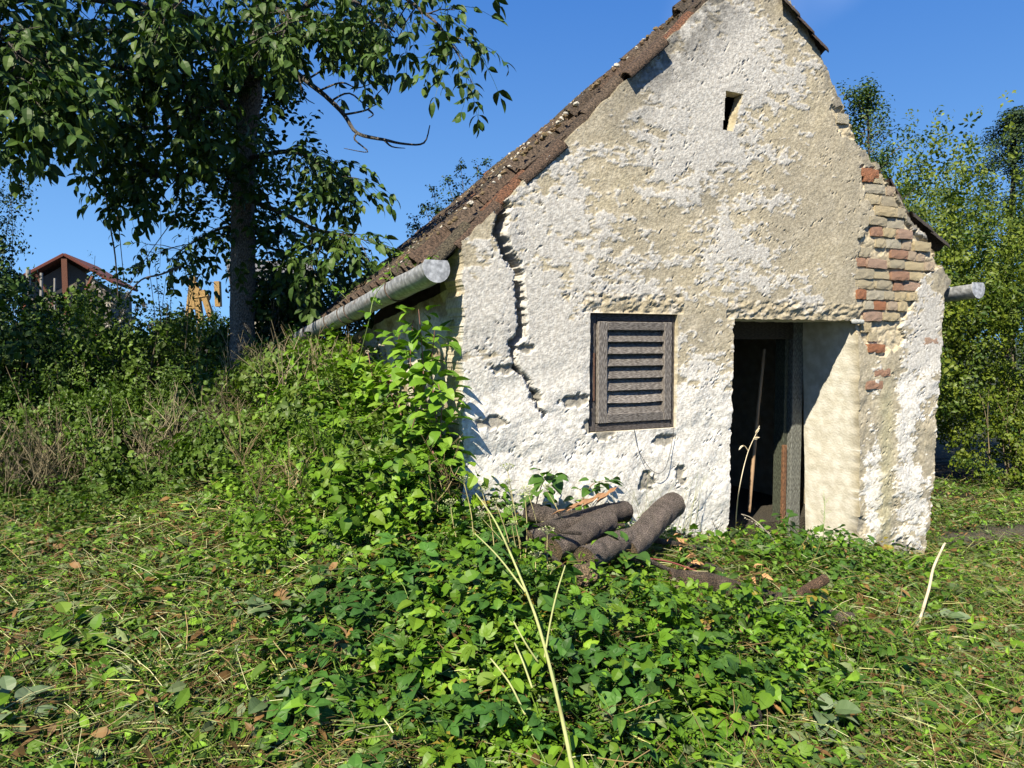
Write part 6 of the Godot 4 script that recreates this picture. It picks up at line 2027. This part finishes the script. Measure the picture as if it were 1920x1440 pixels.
	var spots := [Vector3(-0.200, 0.814, 0.500), Vector3(0.092, 0.847, 0.450), Vector3(0.321, 0.730, 0.500), Vector3(0.082, 0.729, 0.700), Vector3(-0.046, 0.698, 0.800), Vector3(0.059, 0.611, 1.000), Vector3(-0.172, 0.790, 0.700), Vector3(-0.111, 0.563, 1.200), Vector3(-0.317, 0.711, 0.600), Vector3(0.174, 0.730, 0.550), Vector3(-0.116, 0.737, 0.750), Vector3(0.098, 0.302, 1.400)]
	for k in spots.size():
		var head: Vector3 = spots[k]
		var foot := on(head.x + R(-0.1, 0.16), head.z + R(0.05, 0.2))
		var o := stalk("umbel_plant", names[k], "wildflower", [foot, foot.lerp(head, 0.55) + Vector3(R(-0.03, 0.03), 0.02, 0), head], 0.0035, 0.002, Color(0.36, 0.32, 0.14), ug)
		umbel(o, head, R(0.032, 0.05), Color(0.46, 0.5, 0.28))
		if k % 3 == 1:
			var h2 := head + Vector3(R(-0.1, 0.1), -0.07, R(-0.05, 0.05))
			side_shoot(o, [foot.lerp(head, 0.6), foot.lerp(head, 0.6).lerp(h2, 0.6), h2], 0.002, 0.0015, Color(0.36, 0.34, 0.14))
			umbel(o, h2, 0.03, Color(0.45, 0.49, 0.28))
	# seed-headed plants at the doorway
	var gs := stalk("grass_stalk", "tall thin grass stalk with seed head before the dark doorway", "grass", [Vector3(2.473, -0.006, -0.278), Vector3(1.936, 0.512, 0.333), Vector3(1.997, 0.794, 0.344), Vector3(2.063, 0.955, 0.364), Vector3(2.084, 1.007, 0.371)], 0.0036, 0.002, Color(0.62, 0.54, 0.38))
	side_shoot(gs, [Vector3(2.008, 0.827, 0.347), Vector3(1.986, 0.865, 0.333), Vector3(1.965, 0.850, 0.325)], 0.002, 0.0015, Color(0.5, 0.42, 0.26))
	for e in [[Vector3(2.056, 0.955, 0.361), Vector3(2.105, 1.019, 0.380)], [Vector3(1.979, 0.869, 0.330), Vector3(1.951, 0.842, 0.319)], [Vector3(2.041, 0.917, 0.356), Vector3(2.082, 0.925, 0.375)]]:
		var sb := B.new()
		leaf(sb, aim(e[1] - e[0], 0.0, e[0] - gs.position), 0.05, 0.018, Color(0.62, 0.55, 0.4), 0.1, 0.4, 4)
		leaf(sb, aim(e[1] - e[0], 1.5, e[0] - gs.position), 0.05, 0.018, Color(0.62, 0.55, 0.4), 0.1, 0.4, 4)
		part("seed_head", bake(sb), M.dead, gs)
	var dk := stalk("dock_stalk", "grey knobbly seed stalk bending left over the doorstep", "weed", [Vector3(2.439, -0.018, 0.306), Vector3(2.157, 0.237, 0.399), Vector3(2.056, 0.343, 0.345), Vector3(1.989, 0.373, 0.311)], 0.004, 0.0025, Color(0.35, 0.31, 0.24))
	var db := B.new()
	for k in 26:
		var p: Vector3 = (Vector3(1.989, 0.373, 0.311)).lerp(Vector3(2.173, 0.222, 0.408), k / 26.0) - dk.position
		leaf(db, aim(Vector3(R(-1, 1), R(-0.2, 1), R(-1, 1)), 0.0, p), 0.016, 0.012, Color(0.5, 0.46, 0.38), 0.2, 0.3, 2)
	part("seeds", bake(db), M.dead, dk, Vector3.ZERO, "stuff")
	var fl := stalk("fleabane", "thin pale-green branching plant before the door reveal", "weed", [Vector3(2.702, -0.090, 0.390), Vector3(2.675, 0.184, 0.426), Vector3(2.687, 0.381, 0.419), Vector3(2.685, 0.460, 0.413)], 0.003, 0.0015, Color(0.25, 0.32, 0.14))
	for k in 16:
		var f := R(0.45, 1.0)
		var p: Vector3 = (Vector3(2.665, 0.066, 0.429)).lerp(Vector3(2.686, 0.479, 0.412), f)
		var e := p + Vector3(R(-0.07, 0.07), R(0.02, 0.07), R(-0.03, 0.03))
		side_shoot(fl, [p, p.lerp(e, 0.5), e], 0.0014, 0.001, Color(0.3, 0.38, 0.17))
	# pale stake at the right
	stalk("wooden_stake", "bleached thin stick standing upright right of the house corner", "stick", [Vector3(2.150, -0.189, 1.531), Vector3(2.325, -0.079, 1.441), Vector3(2.432, 0.110, 1.424), Vector3(2.480, 0.232, 1.416), Vector3(2.564, 0.352, 1.415), Vector3(2.579, 0.375, 1.421)], 0.0108, 0.006, Color(0.52, 0.45, 0.31))
	stalk("pale_stalk", "short cut stalk standing left of the bleached stick", "stalk", [Vector3(1.897, -0.162, 1.632), Vector3(2.087, -0.143, 1.499), Vector3(2.148, -0.087, 1.469)], 0.006, 0.005, Color(0.45, 0.42, 0.25), "cut pale stalks in the foreground")
	var cane := stalk("bramble_cane", "reddish bramble cane arching over the rotten trunk", "bramble", [Vector3(0.525, 0.379, 0.794), Vector3(0.891, 0.331, 0.848), Vector3(1.169, 0.223, 0.986), Vector3(1.436, 0.086, 1.177), Vector3(1.647, -0.053, 1.407)], 0.0055, 0.004, Color(0.22, 0.06, 0.05))
	for k in 12:
		var sb := B.new()
		var p: Vector3 = (Vector3(0.891, 0.331, 0.848)).lerp(Vector3(1.436, 0.086, 1.177), k / 12.0) - cane.position
		tube(sb, [p, p + Vector3(R(-0.01, 0.01), 0.014, 0.006)], 0.0016, 0.0004, 3, Color(0.24, 0.08, 0.06))
		part("thorn", bake(sb), M.stem, cane)
	# stalks lying on the mown slope
	var lg := "cut stalks lying on the mown slope"
	var tan := Color(0.40, 0.31, 0.16)
	var yg := Color(0.34, 0.38, 0.11)
	for q in [
		[Vector3(-2.274, 0.096, 1.074), Vector3(-2.075, 0.102, 1.190), Vector3(-1.873, 0.095, 1.253), 0.006, tan, "long tan stalk lying along the bottom left corner"],
		[Vector3(-2.235, 0.169, -0.463), Vector3(-2.118, 0.180, -0.175), Vector3(-2.020, 0.188, 0.036), 0.0055, Color(0.52, 0.48, 0.28), "pale broken stalk left of the mown middle"],
		[Vector3(-1.779, 0.197, 0.493), Vector3(-1.674, 0.201, 0.697), Vector3(-1.587, 0.179, 0.829), 0.005, yg, "yellow-green stalk lying left of the mound"],
		[Vector3(-2.388, 0.159, 0.396), Vector3(-2.266, 0.155, 0.543), Vector3(-2.154, 0.137, 0.652), 0.005, yg, "yellow-green stalk at the left picture edge"],
		[Vector3(-1.412, 0.420, -1.519), Vector3(-1.279, 0.434, -0.693), Vector3(-1.148, 0.413, -0.164), 0.006, tan, "brown stalk slanting down from the thicket foot"],
		[Vector3(-1.806, 0.259, -2.947), Vector3(-1.606, 0.370, -1.763), Vector3(-1.378, 0.432, -1.161), 0.005, tan, "thin brown stalk lying by the thicket shade"],
		[Vector3(-0.029, 0.364, 1.076), Vector3(0.377, 0.231, 1.276), Vector3(0.920, 0.045, 1.401), 0.006, Color(0.36, 0.29, 0.11), "long yellow-brown stalk crossing the middle under the clod"],
		[Vector3(1.607, -0.038, 1.387), Vector3(1.587, -0.093, 1.791), Vector3(1.697, -0.147, 2.002), 0.005, Color(0.40, 0.45, 0.2), "pale green stem lying toward the right corner"],
		[Vector3(0.224, 0.092, 1.545), Vector3(0.572, 0.056, 1.646), Vector3(0.991, -0.063, 1.796), 0.005, yg, "green grass stem lying flat across the lower middle"],
		[Vector3(0.268, 0.083, 1.567), Vector3(0.711, 0.049, 1.634), Vector3(0.992, -0.021, 1.660), 0.004, yg, "second green stem crossing the flat one"],
		[Vector3(1.018, -0.113, 2.100), Vector3(1.245, -0.103, 2.162), Vector3(1.291, -0.125, 2.218), 0.005, Color(0.46, 0.42, 0.15), "bent yellow stem at the bottom right"],
		[Vector3(1.291, -0.125, 2.218), Vector3(1.170, -0.121, 2.316), Vector3(1.058, -0.124, 2.385), 0.005, Color(0.46, 0.42, 0.15), "yellow stem end dropping to the bottom edge"],
		[Vector3(-1.303, 0.228, 0.959), Vector3(-1.270, 0.190, 1.343), Vector3(-1.225, 0.089, 1.548), 0.005, yg, "green stalk crossing the short barked branch"],
		[Vector3(-1.362, 0.215, 0.988), Vector3(-1.271, 0.176, 1.133), Vector3(-1.166, 0.178, 1.160), 0.004, tan, "thin thorny stem just above the barked branch"],
		[Vector3(-1.348, 0.072, 1.535), Vector3(-1.232, 0.084, 1.534), Vector3(-1.133, 0.070, 1.626), 0.006, tan, "tan stalk under the barked branch at the bottom"],
		[Vector3(-0.940, 0.330, 0.748), Vector3(-0.810, 0.415, 0.649), Vector3(-0.678, 0.467, 0.519), 0.004, yg, "thin green stalk pointing up the mound's left flank"],
		[Vector3(-0.983, 0.275, 0.942), Vector3(-1.083, 0.304, 0.760), Vector3(-1.210, 0.279, 0.701), 0.004, Color(0.3, 0.14, 0.08), "reddish-brown twig on the mown ground"],
		[Vector3(0.450, 0.452, 0.743), Vector3(-0.105, 0.275, 1.356), Vector3(-0.243, 0.178, 1.541), 0.003, tan, "thin tan stem hanging down below the log pile"],
		[Vector3(-2.042, 0.129, 0.794), Vector3(-1.852, 0.132, 1.083), Vector3(-1.700, 0.128, 1.100), 0.005, tan, "brown twig in the lower left of the slope"],
		[Vector3(-0.966, 0.180, 1.365), Vector3(-1.024, 0.106, 1.509), Vector3(-1.107, 0.070, 1.683), 0.006, Color(0.14, 0.05, 0.06), "dark purple bramble cane left of the bright shoots"],
		[Vector3(5.722, -0.405, -0.357), Vector3(4.172, -0.263, 0.398), Vector3(3.310, -0.163, 0.770), 0.004, yg, "thin stem lying by the bare path"],
		[Vector3(1.274, -0.118, 1.977), Vector3(1.296, -0.126, 2.276), Vector3(1.452, -0.155, 2.474), 0.0045, Color(0.40, 0.42, 0.2), "long green stem lying into the bottom right corner"],
	]:
		stalk("lying_stalk", q[5], "stalk", [q[0], q[1], q[2]], q[3], q[3] * 0.7, q[4], lg)
	# grasses against the wall under the window
	var wg := thing("wall_grass", "wiry grass growing at the wall under the window", "grass", on(1.45, 0.18))
	for k in 26:
		var b := B.new()
		var p := Vector3(R(-0.45, 0.35), 0.1, R(-0.1, 0.1))
		var e := p + Vector3(R(-0.35, 0.3), R(0.25, 0.55), R(-0.08, 0.1))
		tube(b, curve_pts([p, p.lerp(e, 0.5) + Vector3(R(-0.03, 0.03), 0.06, 0), e], 4), 0.0018, 0.0007, 4, Color(0.2, 0.22, 0.09) * R(0.6, 1.3), 0.0, false)
		part("blade", bake(b), M.stem, wg)
	var wire := stalk("wire", "thin dark loop of wire hanging below the window", "wire", [Vector3(1.264, 1.004, 0.020), Vector3(1.289, 0.837, 0.050), Vector3(1.393, 0.692, 0.060), Vector3(1.490, 0.677, 0.060), Vector3(1.556, 0.801, 0.050), Vector3(1.614, 0.986, 0.020)], 0.0022, 0.0022, Color(0.06, 0.06, 0.06))
	wire.set_meta("category", "wire")
	# inside the doorway
	stalk("pole", "thin wooden pole leaning in the dark behind the doorway", "pole", [Vector3(3.062, 0.054, -0.750), Vector3(3.179, 0.821, -0.800), Vector3(3.306, 1.526, -0.850)], 0.018, 0.016, Color(0.3, 0.2, 0.12))
	var rust := thing("rusty_bar", "rust-brown upright bar standing against the door post", "bar", Vector3(3.342, 0.127, -0.620))
	var rb := B.new()
	box(rb, Vector3(-0.02, -0.35, -0.015), Vector3(0.022, 0.54, 0.015), Color(0.30, 0.15, 0.075), 0.004)
	part("bar", bake(rb), M.wood_up, rust)
	build_far()


func blob(called: String, r: float, col: Color, flat: float) -> MeshInstance3D:
	var t := SphereMesh.new()
	t.radius = 1.0; t.height = 2.0; t.radial_segments = 20; t.rings = 12
	var a := t.get_mesh_arrays()
	var b := B.new()
	for p: Vector3 in a[Mesh.ARRAY_VERTEX]:
		var k := 1.0 + 0.55 * n_mid.get_noise_3d(p.x * 1.3, p.y * 1.3, p.z * 1.3)
		b.vert(Vector3(p.x, p.y * 0.7 * flat, p.z) * r * k, col * (1.0 + 0.3 * n_mid.get_noise_3d(p.x * 3.0, p.y * 3.0, p.z * 3.0)))
	b.i = a[Mesh.ARRAY_INDEX]
	var o := MeshInstance3D.new()
	o.name = called
	o.mesh = bake(b, true)
	o.material_override = M.soil
	return o


func build_far() -> void:
	# the house on the hill, left
	var at := Vector3(-8.740, 1.599, -65.542)
	var o := thing("timber_house", "distant house with red tiled gable and braced timbers above the thicket", "house", at)
	o.rotation.y = deg_to_rad(-8)
	var wall := Color(0.12, 0.105, 0.095)  # wall colour darkened to carry the shade of the roof overhang
	var b := B.new()
	box(b, Vector3(-3.0, -8, -9), Vector3(3.0, 4.4, 0), wall)
	var p0 := b.vert(Vector3(-3.0, 4.4, 0.0), wall)
	var p1 := b.vert(Vector3(3.0, 4.4, 0.0), wall)
	var p2 := b.vert(Vector3(0, 6.4, 0.0), wall)
	b.tri(p0, p2, p1)
	part("wall", bake(b), M.lime, o)
	var red := Color(0.20, 0.055, 0.04)
	for s in [-1, 1]:
		var rb := B.new()
		var t := Transform3D(Basis(Vector3.BACK, -s * atan(0.62)), Vector3(0, 6.95, 0))
		box(rb, Vector3(0.0 if s > 0 else -4.1, -0.12, -9.5), Vector3(4.1 if s > 0 else 0.0, 0.12, 1.2), red, 0.03, t)
		part("roof_slope", bake(rb), M.tile, o)
		var br := B.new()
		tube(br, [Vector3(s * 0.7, 2.6, 1.0), Vector3(s * 2.0, 5.3, 1.0)], 0.13, 0.13, 4, Color(0.22, 0.085, 0.05))
		part("brace", bake(br), M.wood, o)
	b = B.new()
	box(b, Vector3(-0.2, 2.0, 0.85), Vector3(0.2, 6.6, 1.15), Color(0.22, 0.085, 0.05))
	part("post", bake(b), M.wood_up, o)
	b = B.new()
	box(b, Vector3(-3.6, 0.3, 0.9), Vector3(3.6, 0.55, 1.1), Color(0.24, 0.07, 0.045))
	part("balcony_rail", bake(b), M.wood, o)
	b = B.new()
	box(b, Vector3(-0.95, 2.3, 0.0), Vector3(0.75, 4.3, 0.06), Color(0.03, 0.03, 0.035))
	part("window", bake(b), M.zinc, o)
	var ch := B.new()
	box(ch, Vector3(-4.4, 0.0, -4.5), Vector3(-3.6, 5.6, -3.6), Color(0.34, 0.12, 0.08))
	part("chimney", bake(ch), M.brick, o)
	# leaning yellow boards beyond the thicket
	o = thing("board_frame", "yellow wooden boards leaning together behind the thicket", "boards", Vector3(-0.785, 2.241, -19.730))
	for q in [[Vector3(-1.079, 2.080, -19.859), Vector3(-0.883, 3.554, -19.861)], [Vector3(-0.702, 2.080, -19.681), Vector3(-0.844, 3.362, -19.830)], [Vector3(-0.408, 2.241, -19.552), Vector3(-0.647, 3.122, -19.722)], [Vector3(-0.856, 2.881, -19.805), Vector3(-0.477, 2.945, -19.630)], [Vector3(-0.224, 2.641, -19.491), Vector3(-0.234, 3.394, -19.544)], [Vector3(-0.922, 2.561, -19.816), Vector3(-0.761, 3.202, -19.781)]]:
		var bb := B.new()
		tube(bb, [q[0] - o.position, q[1] - o.position], 0.11, 0.11, 4, Color(0.58, 0.38, 0.14))
		part("board", bake(bb), M.wood_up, o)
	o = thing("grey_roofed_shed", "far grey-roofed shed glimpsed between walnut trunk and gutter", "shed", Vector3(2.087, 2.357, -22.812))
	b = B.new()
	box(b, Vector3(-1.4, -2.5, -2), Vector3(1.0, 0.6, 0), Color(0.5, 0.46, 0.38))
	part("wall", bake(b), M.lime, o)
	b = B.new()
	box(b, Vector3(-1.7, -0.1, -2.4), Vector3(1.4, 0.05, 0.5), Color(0.3, 0.3, 0.31), 0.01, Transform3D(Basis(Vector3.RIGHT, 0.5), Vector3(0, 1.1, 0)))
	part("roof", bake(b), M.tile, o)
	for q in [[Vector3(-4.218, 1.928, -13.577), Vector3(-4.200, 3.074, -13.642), "pale fence post left of the far house", 0.045], [Vector3(-3.981, 1.928, -13.465), Vector3(-3.954, 2.998, -13.521), "second fence post under the far house eave", 0.03], [Vector3(-3.731, 2.037, -13.354), Vector3(-3.710, 2.889, -13.399), "thin fence post below the far house window", 0.02]]:
		var f := stalk("fence_post", q[2], "post", [q[0] - Vector3(0, 1.5, 0), q[0], q[1]], q[3], q[3], Color(0.2, 0.195, 0.18), "fence posts below the far house")
